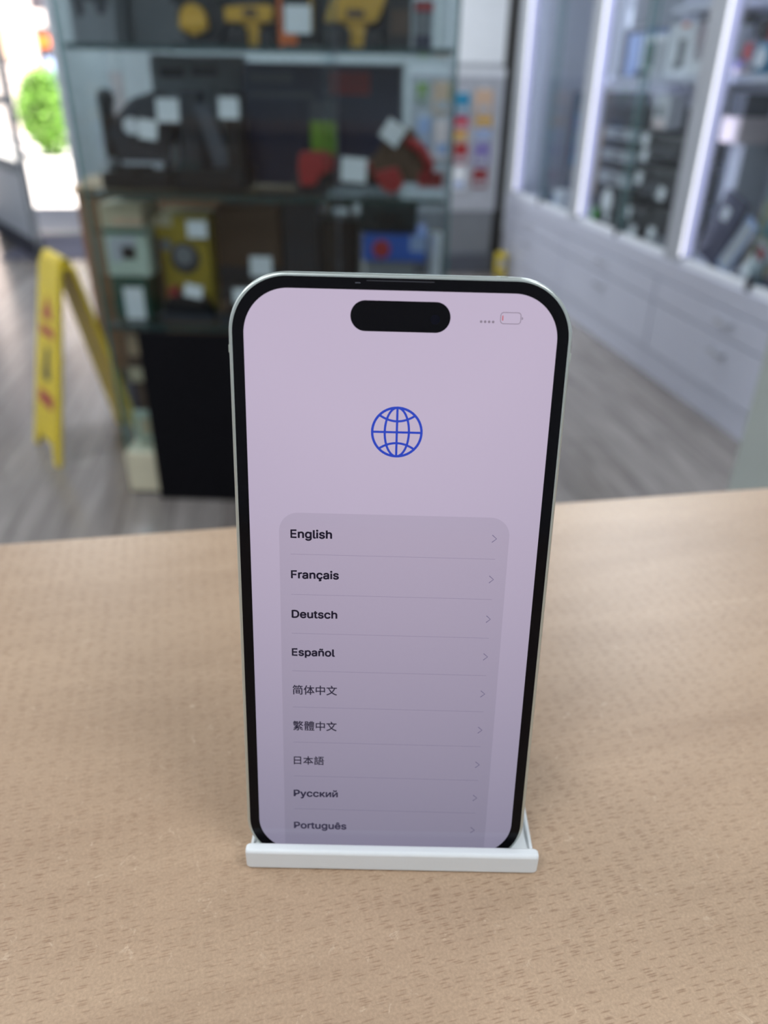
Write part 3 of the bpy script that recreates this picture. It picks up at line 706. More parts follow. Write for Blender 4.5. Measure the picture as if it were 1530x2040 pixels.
     '0,0 0,188 65,188 78,187 90,184 100,180 109,174 116,167 122,159 126,149 128,139 129,128 128,117 126,107 122,98 116,90 109,82 100,76 90,72 78,69 65,69 18,69 18,89 64,89 73,90 81,92 87,94 93,98 97,103 101,108 103,114 104,121 105,128 104,135 103,142 101,148 97,154 93,158 87,162 81,165 73,166 64,167 24,167 24,0;159,-51 165,-32 168,-32 172,-33 176,-33 180,-33 184,-32 187,-30 190,-27 193,-24 195,-19 197,-13 202,-1 148,140 173,140 203,57 211,32 218,8 210,8 217,32 225,57 255,140 279,140 217,-21 214,-28 211,-34 207,-39 203,-44 198,-47 193,-50 188,-52 182,-53 176,-54 166,-53;362,-3 350,-2 339,1 329,6 320,13 312,21 306,31 302,43 299,55 298,69 299,83 302,96 306,107 312,117 320,126 329,133 339,138 350,141 362,142 369,142 375,141 381,139 387,137 393,134 398,131 403,128 407,124 411,119 414,114 417,108 419,102 397,97 393,107 385,115 375,120 362,122 353,121 346,118 339,114 334,109 329,103 326,95 323,87 322,78 321,69 322,60 323,51 326,43 329,36 334,30 339,24 346,20 353,18 362,17 375,19 385,24 393,33 398,43 419,38 417,32 415,26 411,21 408,16 403,12 399,8 393,5 388,2 382,0 375,-2 369,-3;508,-3 496,-2 485,1 475,6 466,13 458,21 452,31 448,43 445,55 444,69 445,83 448,96 452,107 458,117 466,126 475,133 485,138 496,141 508,142 515,142 521,141 527,139 533,137 539,134 544,131 549,128 553,124 557,119 560,114 563,108 565,102 543,97 539,107 531,115 521,120 508,122 499,121 492,118 485,114 480,109 475,103 472,'
     '95 469,87 468,78 467,69 468,60 469,51 472,43 475,36 480,30 485,24 492,20 499,18 508,17 521,19 531,24 539,33 544,43 565,38 563,32 561,26 557,21 554,16 549,12 545,8 539,5 534,2 528,0 521,-2 515,-3;597,0 597,140 620,140 620,79 634,79 684,140 712,140 656,72 713,0 685,0 639,59 620,59 620,0;848,0 826,0 826,101 757,0 736,0 736,140 758,140 758,38 827,140 848,140;1000,0 977,0 977,101 909,0 887,0 887,140 910,140 910,38 979,140 1000,140;944,160 937,160 931,162 925,164 920,168 916,172 912,177 909,183 908,189 907,195 924,195 924,190 926,185 929,181 933,178 938,176 944,176 949,176 954,178 958,181 961,185 963,190 964,195 980,195 980,189 978,183 975,177 972,172 967,168 962,165 957,162 950,160'),
    ('Português', -23.54, -10.13, 63.79, 0.93,
     '0,0 0,156 54,156 65,155 75,153 83,149 91,144 96,138 101,132 104,124 106,115 107,106 106,97 104,89 101,81 96,74 91,68 83,63 75,60 65,58 54,57 15,57 15,74 53,74 60,75 67,76 73,78 77,82 81,85 84,90 86,95 87,100 87,106 87,112 86,118 84,123 81,127 77,131 72,134 67,137 60,138 53,138 20,138 20,0;181,-3 171,-2 162,1 153,5 146,11 140,18 135,26 131,36 129,46 128,57 129,69 131,80 135,89 140,97 146,104 153,110 162,114 171,117 181,118 191,117 201,114 209,110 216,104 223,97 228,89 231,80 234,69 234,57 234,46 231,36 228,26 223,18 216,11 209,5 201,1 191,-2;181,14 188,15 195,17 200,20 205,25 209,30 212,36 214,43 215,50 215,57 215,65 214,72 212,79 209,85 205,91 200,95 195,98 188,100 181,101 174,100 168,98 162,95 158,91 154,85 151,79 149,72 148,65 147,57 148,50 149,43 151,36 154,30 158,25 162,20 168,17 174,15;261,0 261,116 279,116 279,98 283,104 287,108 291,112 297,115 303,117 310,118 315,118 319,117 319,99 315,99 308,100 303,99 298,98 294,96 289,94 286,91 283,87 281,83 280,78 280,73 280,0;387,116 387,100 326,100 326,116;344,144 363,144 363,30 363,25 364,22 366,19 368,17 372,16 376,15 381,16 386,16 389,1 383,-1 376,-1 366,0 359,2 352,7 348,12 345,20 344,28;450,-2 442,-1 435,1 429,3 423,7 419,12 415,18 412,25 410,33 410,43 410,116 429,116 429,44 429,36 432,29 436,23 441,19 447,16 455,15 460,16 465,17 470,19 474,22 478,25 481,30 483,35 484,40 484,47 484,116 503,116 503,0 485,0 485,28 488,28 484,18 '
     '479,11 472,5 466,1 458,-1;583,-46 574,-46 567,-45 560,-43 554,-40 549,-37 544,-34 541,-30 537,-26 535,-21 550,-12 556,-20 559,-23 563,-25 567,-27 571,-29 576,-29 583,-30 591,-29 599,-27 606,-23 611,-18 614,-11 615,-2 615,21 607,13 604,10 601,7 597,5 592,3 586,2 579,1 570,2 562,4 554,8 547,13 541,20 536,28 533,37 530,47 530,59 530,70 533,80 536,90 541,98 547,105 554,110 561,114 570,117 579,118 586,117 592,116 597,114 601,112 605,109 608,106 613,98 615,116 633,116 633,-3 633,-12 630,-20 627,-27 621,-33 615,-38 608,-42 600,-44 592,-46;582,18 589,19 595,20 600,23 604,27 608,31 611,37 613,44 615,51 615,59 615,67 613,74 611,81 608,87 605,92 600,96 595,99 589,100 582,101 575,100 569,98 564,95 559,91 555,86 553,80 550,74 549,67 549,59 549,51 550,44 553,38 556,32 559,27 564,23 569,20 575,19;705,-2 698,-1 691,1 685,3 679,7 674,12 671,18 668,25 666,33 666,43 666,116 684,116 684,44 685,36 687,29 691,23 697,19 703,16 711,15 716,16 721,17 726,19 730,22 733,25 736,30 738,35 740,40 740,47 740,116 759,116 759,0 741,0 741,28 743,28 739,18 734,11 728,5 721,1 714,-1;840,-3 829,-2 819,1 811,5 803,11 797,18 792,26 788,35 786,46 785,57 786,69 788,79 792,89 797,97 803,104 810,110 818,114 828,117 838,118 844,117 850,116 856,115 862,112 868,109 873,104 877,99 881,93 884,86 887,78 888,69 889,59 889,52 798,52 798,68 878,68 870,62 869,69 868,76 866,82 863,88 860,92 855,96 850,99 844,101 838,101 831,101 825'
     ',99 820,96 815,92 811,88 808,83 806,77 805,71 804,65 804,54 805,46 806,39 809,33 812,27 816,22 821,19 827,16 833,15 840,14 844,14 849,15 853,16 856,18 859,20 862,22 865,25 867,29 869,32 887,28 885,22 881,17 878,12 873,8 867,4 861,1 855,-1 848,-2;822,133 804,133 828,162 846,162 871,134 852,133 837,152;954,-3 947,-2 939,-1 933,1 927,4 922,7 918,12 914,17 911,22 909,29 927,33 929,27 932,22 937,18 942,16 947,14 954,14 962,14 968,16 973,19 977,23 980,27 981,31 980,35 979,39 976,42 973,44 969,46 964,47 944,52 935,55 927,59 921,64 916,69 914,76 913,84 914,90 915,96 919,101 923,106 928,110 934,113 941,116 948,117 956,118 963,117 970,116 976,114 982,111 986,108 990,104 993,99 996,94 998,89 981,85 979,89 976,93 973,97 968,100 963,101 956,102 949,101 944,100 939,97 935,94 933,89 932,85 932,81 934,77 937,74 940,72 945,70 951,68 969,64 979,61 986,57 992,52 997,47 999,40 1000,33 999,26 997,20 994,14 990,10 985,5 978,2 971,-1 963,-2'),
]
def area2(p):
    return sum(p[i - 1][0] * p[i][1] - p[i][0] * p[i - 1][1] for i in range(len(p)))

def inside(q, p):
    c = False
    for i in range(len(p)):
        (x0, y0), (x1, y1) = p[i - 1], p[i]
        if (y0 > q[1]) != (y1 > q[1]) and q[0] < (x1 - x0) * (q[1] - y0) / (y1 - y0) + x0:
            c = not c
    return c

def text(body, outline, x0, x1, base, ky, material, parent, name='menu_text', bold=0.07):
    k = (x1 - x0)                     # millimetres while filling
    cons = [[(int(p.split(',')[0]) * k, int(p.split(',')[1]) * k * ky) for p in con.split(' ')] for con in outline.split(';')]
    sign_ = area2(max(cons, key=lambda p: abs(area2(p)))) > 0
    solids = [p for p in cons if (area2(p) > 0) == sign_]
    holes = [p for p in cons if (area2(p) > 0) != sign_]
    lump = MB()
    for p in solids:
        cu = bpy.data.curves.new(name, 'CURVE')
        cu.dimensions = '2D'
        cu.fill_mode = 'BOTH'
        for q in [p] + [h for h in holes if inside(h[0], p)]:
            sp = cu.splines.new('POLY')
            sp.points.add(len(q) - 1)
            for a, (x, y) in zip(sp.points, q):
                a.co = (x, y, 0, 1)
            sp.use_cyclic_u = True
            lump.ribbon(q, bold, 0.0, True)
        tmp = bpy.data.objects.new('tmp', cu)
        COL.objects.link(tmp)
        bpy.context.view_layer.update()
        me = bpy.data.meshes.new_from_object(tmp.evaluated_get(bpy.context.evaluated_depsgraph_get()))
        bpy.data.objects.remove(tmp)
        lump.bm.from_mesh(me)
        bpy.data.meshes.remove(me)
    me = lump.mesh(name, material)
    for v in me.vertices:
        v.co = Vector((x0 + v.co.x / 1000, base + v.co.y / 1000, Z + 2.6 * dz))
    ob = bpy.data.objects.new(name, me)
    COL.objects.link(ob)
    ob.parent = parent
    return ob
for k, (w_, a, b_, base, ky, outl) in enumerate(WORDS):
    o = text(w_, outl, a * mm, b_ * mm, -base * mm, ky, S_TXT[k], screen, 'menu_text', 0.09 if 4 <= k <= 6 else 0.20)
    o['label'] = 'list entry reading ' + w_

# globe icon
g = MB()
gc = (-0.12 * mm, 41.25 * mm)
gr = 5.32 * mm
gw = 0.54 * mm
def ell(rx, ry, n=56, a0=0, a1=360):
    return [(gc[0] + rx * math.cos(math.radians(a0 + (a1 - a0) * i / n)), gc[1] + ry * math.sin(math.radians(a0 + (a1 - a0) * i / n))) for i in range(n + (0 if a1 - a0 == 360 else 1))]
zz = Z + 2.6 * dz
g.ribbon(ell(gr, gr), gw, zz, True)
g.ribbon(ell(gr * 0.49, gr), gw * 0.9, zz + dz * 0.2, True)
g.ribbon([(gc[0], gc[1] - gr), (gc[0], gc[1] + gr)], gw * 0.9, zz + dz * 0.4)
g.ribbon([(gc[0] - gr, gc[1]), (gc[0] + gr, gc[1])], gw * 0.9, zz + dz * 0.6)
for s in (1, -1):
    arc_ = []
    for i in range(17):
        x = -0.72 + 1.44 * i / 16
        y = 0.69 - 0.24 * (1 - (x / 0.72) ** 2)
        arc_.append((gc[0] + x * gr, gc[1] + s * y * gr))
    g.ribbon(arc_, gw * 0.9, zz + dz * 0.8)
obj('globe_icon', g, S_BLUE, screen, None, label='blue wire globe symbol')

# camera cut-out, status icons
isl = obj('camera_cutout', flat(rrect(10.3 * mm, 3.08 * mm, 3.07 * mm, 16), Z + 3 * dz), M['phone_glass'], screen, None, label='black pill-shaped camera cut-out')
isl.location = (-0.1 * mm, 65.45 * mm, 0)
lens = obj('front_lens', MB().cyl((7.07 * mm, 65.05 * mm, Z + 3.2 * dz), (7.07 * mm, 65.05 * mm, Z + 4 * dz), 1.0 * mm), M['lens_blue'], screen, label='dark blue camera lens in the cut-out')
dots = MB()
for k in range(4):
    cx_ = (16.55 + 0.82 * k) * mm
    dots.face([(cx_ + 0.27 * mm * math.cos(a * PI / 8), 64.88 * mm + 0.27 * mm * math.sin(a * PI / 8), zz) for a in range(16)])
obj('signal_dots', dots, S_STAT, screen, None)
bt = obj('battery_icon', MB().ribbon([(x + 22.58 * mm, y + 65.7 * mm) for x, y in rrect(2.08 * mm, 1.12 * mm, 0.62 * mm, 6)], 0.14 * mm, zz, True)
         .face([(24.86 * mm, 66.05 * mm, zz), (24.86 * mm, 65.35 * mm, zz), (25.1 * mm, 65.58 * mm, zz), (25.1 * mm, 65.82 * mm, zz)]), S_STAT, screen, None)
obj('battery_level', flat([(20.82 * mm, 65.2 * mm), (21.05 * mm, 65.2 * mm), (21.05 * mm, 66.2 * mm), (20.82 * mm, 66.2 * mm)], zz + dz), S_RED, screen, None, label='red sliver of a nearly empty battery')

# ------------------------------------------------------------------ glass display cabinet behind the phone
CA = math.radians(-11.5)
CO = Vector((-0.4401, 2.1838, 0))
cex, cey = Vector((math.cos(CA), math.sin(CA), 0)), Vector((-math.sin(CA), math.cos(CA), 0))
def cw(x, y, z):
    return CO + cex * x + cey * y + Vector((0, 0, z + 0.0006))
CWID, CDEP, CHGT = 0.95, 0.42, 1.95
SA, SB, SCZ, S0 = 1.206, 0.875, 0.53, 0.15
case = thing('glass_display_cabinet', 'tall glass display cabinet full of power tools and boxes', 'display cabinet', CO, CA)
obj('plinth', MB().box(0, CWID, 0, CDEP, 0.012, S0 - 0.008, 0.004), M['cream'], case)
obj('plinth_base', MB().box(0.02, CWID - 0.02, 0.02, CDEP - 0.02, 0, 0.014), M['black'], case)
obj('lower_panel', MB().box(0.1, CWID - 0.01, -0.022, -0.004, 0.0, 0.522, 0.002), M['black_panel'], case, label='matt black board across the lower front')
gt = 0.005
for (x0, x1) in ((0.004, 0.665), (0.63, CWID - 0.004)):
    yy = 0.0 if x0 < 0.1 else 0.012
    p_ = obj('glass_door', MB().box(x0, x1, yy, yy + gt, S0, CHGT), M['glass_smoke'], case)
    obj('pane_edge', MB().box(x1 - 0.003, x1, yy - 0.0005, yy + gt + 0.0005, S0, CHGT), M['dark_grey'], p_)
for x in (0.0, CWID - gt):
    p_ = obj('side_pane', MB().box(x, x + gt, 0.02, CDEP, S0, CHGT), M['glass_smoke'], case)
    obj('pane_edge', MB().box(x - 0.0005, x + gt + 0.0005, 0.016, 0.021, S0, CHGT), M['glass_edge'], p_)
obj('back_pane', MB().box(0.0, CWID, CDEP - gt, CDEP, S0, CHGT), M['glass_smoke'], case)
for z in (SA, SB, SCZ):
    s_ = obj('shelf', MB().box(0.012, CWID - 0.012, 0.035, CDEP - 0.012, z - 0.006, z), M['glass_smoke'], case)
    obj('shelf_edge', MB().box(0.012, CWID - 0.012, 0.022, 0.036, z - 0.012, z), M['shelf_glass'], s_)
obj('top_cap', MB().box(0, CWID, 0, CDEP, CHGT, CHGT + 0.04, 0.004), M['cream'], case)

def cthing(name, label, cat, x0, x1, y, z, group=None):
    """A thing on a cabinet shelf, origin mid-width at its front lower edge."""
    return thing(name, label, cat, cw((x0 + x1) / 2, y, z), CA, group)

def carton(name, label, x0, x1, y0, y1, z0, z1, m, prints=(), cat='box', flap=True):
    t = cthing(name, label, cat, x0, x1, y0, z0)
    return fill_carton(t, x1 - x0, y1 - y0, z1 - z0, m, prints, flap)

def fill_carton(t, w, d, h, m, prints=(), flap=True):
    h -= 0.001
    b = MB().box(-w / 2, w / 2, 0, d, 0, h, min(0.003, h * 0.1))
    obj('carton_body', b, M[m], t)
    if flap and h > 0.03:
        obj('lid_flap', MB().box(-w / 2 + 0.002, w / 2 - 0.002, 0.003, d * 0.5, h, h + 0.0012), M[m], t)
    for (nm, u0, u1, v0, v1, mm_) in prints:
        x0, x1, z0, z1 = -w / 2 + w * u0, -w / 2 + w * u1, h * v0, h * v1
        obj(nm, MB().box(x0, x1, -0.0012, 0.0005, z0, z1), M[mm_], t)
    return t

def price_tag(parent, x, y, z, w=0.055, h=0.052, rot=0.0):
    o = obj('price_tag', MB().box(-w / 2, w / 2, -0.0006, 0.0006, -h / 2, h / 2), M['paper'], parent, label='white price tag')
    o.location = (x, y, z)
    o.rotation_euler = (math.radians(-6), rot, 0)
    return o

# ---- top shelf (tools cut by the frame)
t = carton('tool_carton', 'grey carton printed with a dark tool, at the doorway end of the top shelf', 0.005, 0.115, 0.10, 0.30, SA, 1.43, 'mid_grey')
obj('printed_picture', MB().prism([(-0.045, 0.20), (-0.045, 0.10), (-0.034, 0.055), (-0.02, 0.06), (-0.015, 0.095), (0.012, 0.085), (0.016, 0.062), (0.034, 0.062), (0.048, 0.10), (0.044, 0.20)], -0.0015, 0.001), M['charcoal'], t, None, label='dark picture of a tool')
carton('slate_carton', 'plain slate grey carton standing behind the circular saw', 0.125, 0.26, 0.20, 0.36, SA, 1.46, 'mid_grey', [('printed_band', 0.0, 1.0, 0.72, 0.86, 'dark_grey')])

carton('dark_tool_case', 'long dark slate tool case at the back of the top shelf behind the yellow tools', 0.27, 0.835, 0.26, 0.38, SA, 1.52, 'charcoal', [('case_band', 0.0, 1.0, 0.05, 0.1, 'black')], cat='case')

t = cthing('circular_saw', 'black and yellow circular saw with a round guard on the top shelf', 'power tool', 0.25, 0.375, 0.09, SA)
obj('blade_guard', MB().cyl((0.01, 0.03, 0.062), (0.01, 0.055, 0.062), 0.06, n=36), M['black'], t)
obj('base_shoe', MB().box(-0.062, 0.062, 0.0, 0.09, 0.0, 0.008, 0.002), M['charcoal'], t)
obj('motor_housing', MB().cyl((-0.005, 0.005, 0.055), (-0.005, 0.03, 0.055), 0.032, n=24).box(-0.04, 0.03, 0.0, 0.03, 0.03, 0.06, 0.01), M['yellow'], t)
obj('handle', MB().tube([(-0.055, 0.045, 0.09), (-0.03, 0.045, 0.15), (0.03, 0.045, 0.17), (0.06, 0.045, 0.12)], 0.014), M['black'], t)
price_tag(t, 0.03, 0.02, 0.15, 0.03, 0.05)

def drill(label, x0, x1, y, flip=1):
    t = cthing('cordless_drill', label, 'power tool', x0, x1, y, SA, None)
    w = (x1 - x0)
    obj('battery_pack', MB().box(-w * 0.46, -w * 0.06, 0, 0.085, 0, 0.042, 0.006).box(w * 0.14, w * 0.46, 0.02, 0.085, 0, 0.036, 0.006), M['black'], t)
    obj('grip', MB().prism([(-w * 0.10, 0.0), (w * 0.14, 0.0), (w * 0.20, 0.062), (-w * 0.16, 0.062)], 0.02, 0.065, bev=0.004), M['yellow'], t)
    if flip > 0:
        hp = [(-w * 0.48, 0.052), (w * 0.34, 0.052), (w * 0.42, 0.07), (w * 0.5, 0.10), (w * 0.5, 0.17), (w * 0.28, 0.17), (w * 0.2, 0.115), (-w * 0.36, 0.10)]
    else:
        hp = [(-w * 0.5, 0.05), (w * 0.42, 0.05), (w * 0.5, 0.075), (w * 0.42, 0.088), (-w * 0.5, 0.082)]
    obj('motor_housing', MB().prism(hp, 0.012, 0.075, bev=0.005), M['yellow'], t)
    obj('vent_panel', MB().box(-w * 0.12, w * 0.16, 0.008, 0.013, 0.062, 0.078, 0.002), M['brown'], t)
    obj('top_housing', MB().prism([(-w * 0.4, 0.10 if flip > 0 else 0.088), (w * 0.3, 0.11 if flip > 0 else 0.088), (w * 0.3, 0.19), (-w * 0.3, 0.19)], 0.018, 0.07, bev=0.004), M['charcoal'], t)
    return t
drill('low yellow and black cordless tool next to the circular saw', 0.384, 0.505, 0.09, -1)
drill('large bright yellow cordless drill with a black battery on the top shelf', 0.624, 0.775, 0.07, 1)
t = carton('accessory_carton', 'black carton with orange edges and a big white tag between two yellow tools', 0.515, 0.605, 0.10, 0.18, SA, 1.38, 'black',
           [('orange_edge', 0.0, 0.1, 0.0, 0.75, 'orange'), ('yellow_edge', 0.86, 0.93, 0.2, 0.8, 'yellow'), ('orange_print', 0.1, 0.5, 0.04, 0.2, 'orange')])
price_tag(t, 0.004, -0.012, 0.057, 0.064, 0.058)
carton('drill_case', 'black case with a dull yellow label beside the large yellow drill', 0.780, 0.836, 0.10, 0.2, SA, 1.40, 'black', [('case_label', 0.1, 0.9, 0.15, 0.42, 'brown')])
t = cthing('spray_can', 'dark spray can with red and white bands near the end of the top shelf', 'can', 0.842, 0.888, 0.10, SA)
obj('can_body', MB().cyl((0, 0.023, 0), (0, 0.023, 0.20), 0.023), M['navy'], t)
obj('can_label', MB().cyl((0, 0.023, 0.03), (0, 0.023, 0.075), 0.0234), M['mid_grey'], t)
obj('red_band', MB().cyl((0, 0.023, 0.078), (0, 0.023, 0.096), 0.0235), M['red'], t)
obj('white_band', MB().cyl((0, 0.023, 0.10), (0, 0.023, 0.13), 0.0235), M['white'], t)

# ---- middle shelf
t = carton('grey_carton', 'wide grey carton with dark lettering behind the black bench tools', 0.112, 0.372, 0.34, 0.405, SB, 1.194, 'mid_grey')
obj('dark_print', MB().box(-0.105, -0.035, -0.0015, 0.001, 0.265, 0.288, 0.0005).box(-0.015, 0.06, -0.0015, 0.001, 0.27, 0.29, 0.0005), M['black'], t, label='line of dark print')
t = carton('navy_carton', 'large dark navy carton at the back of the middle shelf', 0.378, 0.815, 0.29, 0.40, SB, 1.178, 'navy')
obj('printed_panel', MB().box(-0.205, -0.02, -0.0015, 0.001, 0.22, 0.235).box(-0.2, -0.08, -0.0015, 0.001, 0.255, 0.28), M['dark_grey'], t)
obj('red_print', MB().box(0.02, 0.13, -0.0015, 0.001, 0.23, 0.285), M['dark_red'], t)
obj('side_strip', MB().box(0.212, 0.2185, -0.002, 0.1, 0.0, 0.31), M['mid_grey'], t)
t2 = carton('battery_blister', 'small grey and lime green blister pack leaning on the navy carton', 0.564, 0.637, 0.255, 0.275, SB, 1.09, 'dark_grey', [('lime_panel', 0.02, 0.98, 0.38, 0.78, 'lime'), ('window', 0.05, 0.95, 0.0, 0.34, 'navy')])

t = cthing('mitre_saw', 'black mitre saw with an upright column and handle, nearest the doorway on the middle shelf', 'power tool', 0.02, 0.21, 0.10, SB)
obj('saw_table', MB().box(-0.095, 0.095, 0.0, 0.15, 0.0, 0.045, 0.006).cyl((0, 0.07, 0.045), (0, 0.07, 0.06), 0.075, n=32), M['black'], t)
obj('column', MB().cyl((-0.074, 0.06, 0.04), (-0.076, 0.06, 0.205), 0.019).ball((-0.074, 0.06, 0.212), 0.023, (1, 1, 1.1)), M['black'], t)
obj('saw_head', MB().prism([(-0.075, 0.12), (-0.05, 0.17), (0.0, 0.215), (0.07, 0.235), (0.1, 0.20), (0.105, 0.13), (0.06, 0.085), (-0.02, 0.075)], 0.03, 0.12, bev=0.01), M['charcoal'], t)
obj('blade', MB().cyl((0.02, 0.026, 0.10), (0.02, 0.029, 0.10), 0.075, n=40), M['charcoal'], t)
obj('fence', MB().box(-0.04, 0.075, 0.012, 0.02, 0.05, 0.068, 0.003), M['light_grey'], t)
obj('lamp_lens', MB().cyl((0.0, 0.012, 0.152), (0.0, 0.03, 0.152), 0.02), M['white'], t, label='round pale lens')
obj('knob', MB().ball((-0.055, 0.0, 0.065), 0.013), M['mid_grey'], t)
price_tag(t, 0.048, 0.0, 0.145, 0.048, 0.046, 0.12)
price_tag(t, 0.106, -0.002, 0.19, 0.058, 0.054)

t = cthing('bench_router', 'black bench router with a flat base and white tag beside the mitre saw', 'power tool', 0.212, 0.41, 0.09, SB)
obj('base_body', MB().box(-0.095, 0.095, 0.0, 0.17, 0.0, 0.055, 0.006), M['black'], t)
obj('switch_panel', MB().box(-0.075, -0.02, -0.003, 0.004, 0.05, 0.075, 0.002), M['dark_teal'], t)
obj('motor', MB().cyl((-0.045, 0.08, 0.05), (-0.045, 0.08, 0.20), 0.045).cyl((-0.045, 0.08, 0.2), (-0.045, 0.08, 0.235), 0.034), M['charcoal'], t)
obj('angled_arm', MB().prism([(-0.03, 0.205), (0.012, 0.205), (0.062, 0.06), (0.012, 0.055)], 0.03, 0.06, bev=0.004), M['dark_grey'], t)
obj('side_column', MB().box(0.045, 0.09, 0.03, 0.12, 0.05, 0.235, 0.006), M['black'], t)
price_tag(t, 0.07, -0.002, 0.198, 0.052, 0.048)

t = cthing('chainsaw', 'red and dark brown cordless chainsaw with two white tags on the middle shelf', 'power tool', 0.54, 0.95, 0.09, SB)
obj('rear_housing', MB().prism([(-0.19, 0.10), (-0.13, 0.102), (-0.10, 0.09), (-0.10, 0.06), (-0.135, 0.045), (-0.15, 0.02), (-0.19, 0.018), (-0.195, 0.06)], 0.0, 0.06, bev=0.006), M['red'], t)
obj('battery_pack', MB().box(-0.205, -0.115, 0.02, 0.09, 0.0, 0.05, 0.006), M['charcoal'], t)
obj('engine_cover', MB().prism([(-0.10, 0.035), (-0.09, 0.07), (0.0, 0.085), (0.04, 0.15), (0.10, 0.16), (0.15, 0.09), (0.12, 0.03)], 0.02, 0.10, bev=0.008), M['brown'], t)
obj('lower_housing', MB().prism([(0.0, 0.055), (0.065, 0.07), (0.085, 0.03), (0.06, 0.005), (0.03, 0.012)], -0.004, 0.05, bev=0.005), M['red'], t)
obj('middle_trim', MB().box(-0.055, 0.0, 0.004, 0.03, 0.055, 0.078, 0.004), M['dark_red'], t)
obj('front_handle', MB().tube([(0.09, 0.02, 0.13), (0.125, 0.0, 0.115), (0.15, 0.0, 0.08), (0.145, 0.02, 0.05)], 0.012), M['red'], t)
obj('guide_bar', MB().prism([(0.10, 0.03), (0.10, 0.062), (0.185, 0.055), (0.195, 0.042), (0.185, 0.03)], 0.03, 0.036), M['steel'], t)
obj('bar_cover', MB().box(0.12, 0.185, 0.018, 0.028, 0.02, 0.058, 0.004), M['dark_red'], t)
price_tag(t, -0.047, -0.012, 0.062, 0.066, 0.058, 0.06)
price_tag(t, 0.052, -0.01, 0.15, 0.052, 0.05, 0.6)

# ---- lower shelf
carton('dark_green_carton', 'dark green carton at the bottom of the stack near the cabinet corner', 0.012, 0.112, 0.08, 0.26, SCZ, 0.652, 'dark_green', [('white_sheet', 0.3, 0.86, 0.02, 0.75, 'paper')], flap=False)
carton('green_white_carton', 'pale green and white carton with a dark window resting on the dark green carton', 0.01, 0.128, 0.08, 0.25, 0.652, 0.782, 'pale_green_box',
       [('dark_window', 0.38, 0.7, 0.36, 0.62, 'black'), ('grey_picture', 0.1, 0.38, 0.3, 0.8, 'light_grey'), ('grey_cap', 0.38, 0.75, 0.62, 0.82, 'light_grey'), ('green_band', 0.0, 1.0, 0.86, 0.97, 'dark_green')], flap=False)
carton('peach_carton', 'flat peach and beige carton on top of the green and white carton', 0.008, 0.122, 0.08, 0.24, 0.782, 0.842, 'beige', [('peach_band', 0.3, 1.0, 0.1, 0.4, 'peach')], flap=False)
t = carton('yellow_carton', 'tall yellow carton with a round grey picture on the lower shelf', 0.135, 0.285, 0.13, 0.30, SCZ, 0.808, 'box_yellow', [('dark_side', 0.0, 0.1, 0.0, 0.8, 'brown'), ('pale_patch', -0.05, 0.35, 0.9, 1.0, 'beige')])
obj('round_picture', MB().cyl((0.005, -0.002, 0.165), (0.005, 0.0, 0.165), 0.042, n=32), M['charcoal'], t)
obj('grey_dial', MB().cyl((0.002, -0.004, 0.172), (0.002, -0.001, 0.172), 0.027, n=32), M['mid_grey'], t)
obj('grey_badge', MB().cyl((-0.045, -0.003, 0.2), (-0.045, 0.0, 0.2), 0.016), M['mid_grey'], t)
price_tag(t, 0.05, -0.012, 0.245, 0.056, 0.045)
t = carton('brown_carton', 'dark brown carton beside the yellow carton on the lower shelf', 0.29, 0.475, 0.2, 0.36, SCZ, 0.826, 'brown', [('darker_base', 0.0, 1.0, 0.0, 0.45, 'charcoal')])
price_tag(t, 0.045, -0.06, 0.145, 0.062, 0.054)
t = cthing('sander', 'small dark red and black sander lying before the yellow carton', 'power tool', 0.15, 0.30, 0.05, SCZ)
obj('sander_body', MB().prism([(-0.07, 0.03), (-0.05, 0.07), (0.0, 0.085), (0.05, 0.075), (0.07, 0.03)], 0.0, 0.06, bev=0.008), M['black'], t)
obj('sanding_pad', MB().box(-0.075, 0.075, -0.005, 0.065, 0.004, 0.028, 0.004), M['charcoal'], t)
obj('red_cap', MB().box(-0.045, -0.015, -0.004, 0.03, 0.075, 0.1, 0.006), M['dark_red'], t)
price_tag(t, 0.03, -0.012, 0.095, 0.05, 0.035, 0.2)
t = cthing('jigsaw', 'dark jigsaw with a dull orange front next to the small sander', 'power tool', 0.31, 0.47, 0.05, SCZ)
obj('jigsaw_body', MB().prism([(-0.07, 0.03), (-0.07, 0.09), (-0.02, 0.12), (0.07, 0.10), (0.075, 0.03)], 0.0, 0.055, bev=0.008), M['black'], t)
obj('shoe', MB().box(-0.075, 0.06, -0.005, 0.065, 0.0, 0.03, 0.003), M['charcoal'], t)
obj('orange_front', MB().box(-0.068, -0.04, -0.004, 0.03, 0.03, 0.07, 0.006), M['brown'], t)
price_tag(t, 0.0, -0.01, 0.085, 0.05, 0.04)
carton('charcoal_carton', 'charcoal carton standing between the brown carton and the black case', 0.484, 0.585, 0.2, 0.36, SCZ, 0.84, 'charcoal')
t = cthing('black_case', 'tall black tool case with a handle on the lower shelf', 'case', 0.59, 0.702, 0.18, SCZ)
obj('case_shell', MB().box(-0.056, 0.056, 0, 0.15, 0, 0.27, 0.01), M['black'], t)
obj('case_handle', MB().tube([(-0.03, 0.07, 0.27), (-0.03, 0.07, 0.30), (0.03, 0.07, 0.30), (0.03, 0.07, 0.27)], 0.008), M['charcoal'], t)
obj('case_latch', MB().box(-0.012, 0.012, -0.004, 0.002, 0.13, 0.16, 0.002), M['charcoal'], t)
carton('white_red_carton', 'grey white carton under the blue carton on the lower shelf', 0.725, 0.862, 0.13, 0.3, SCZ, 0.702, 'mid_grey', flap=False)
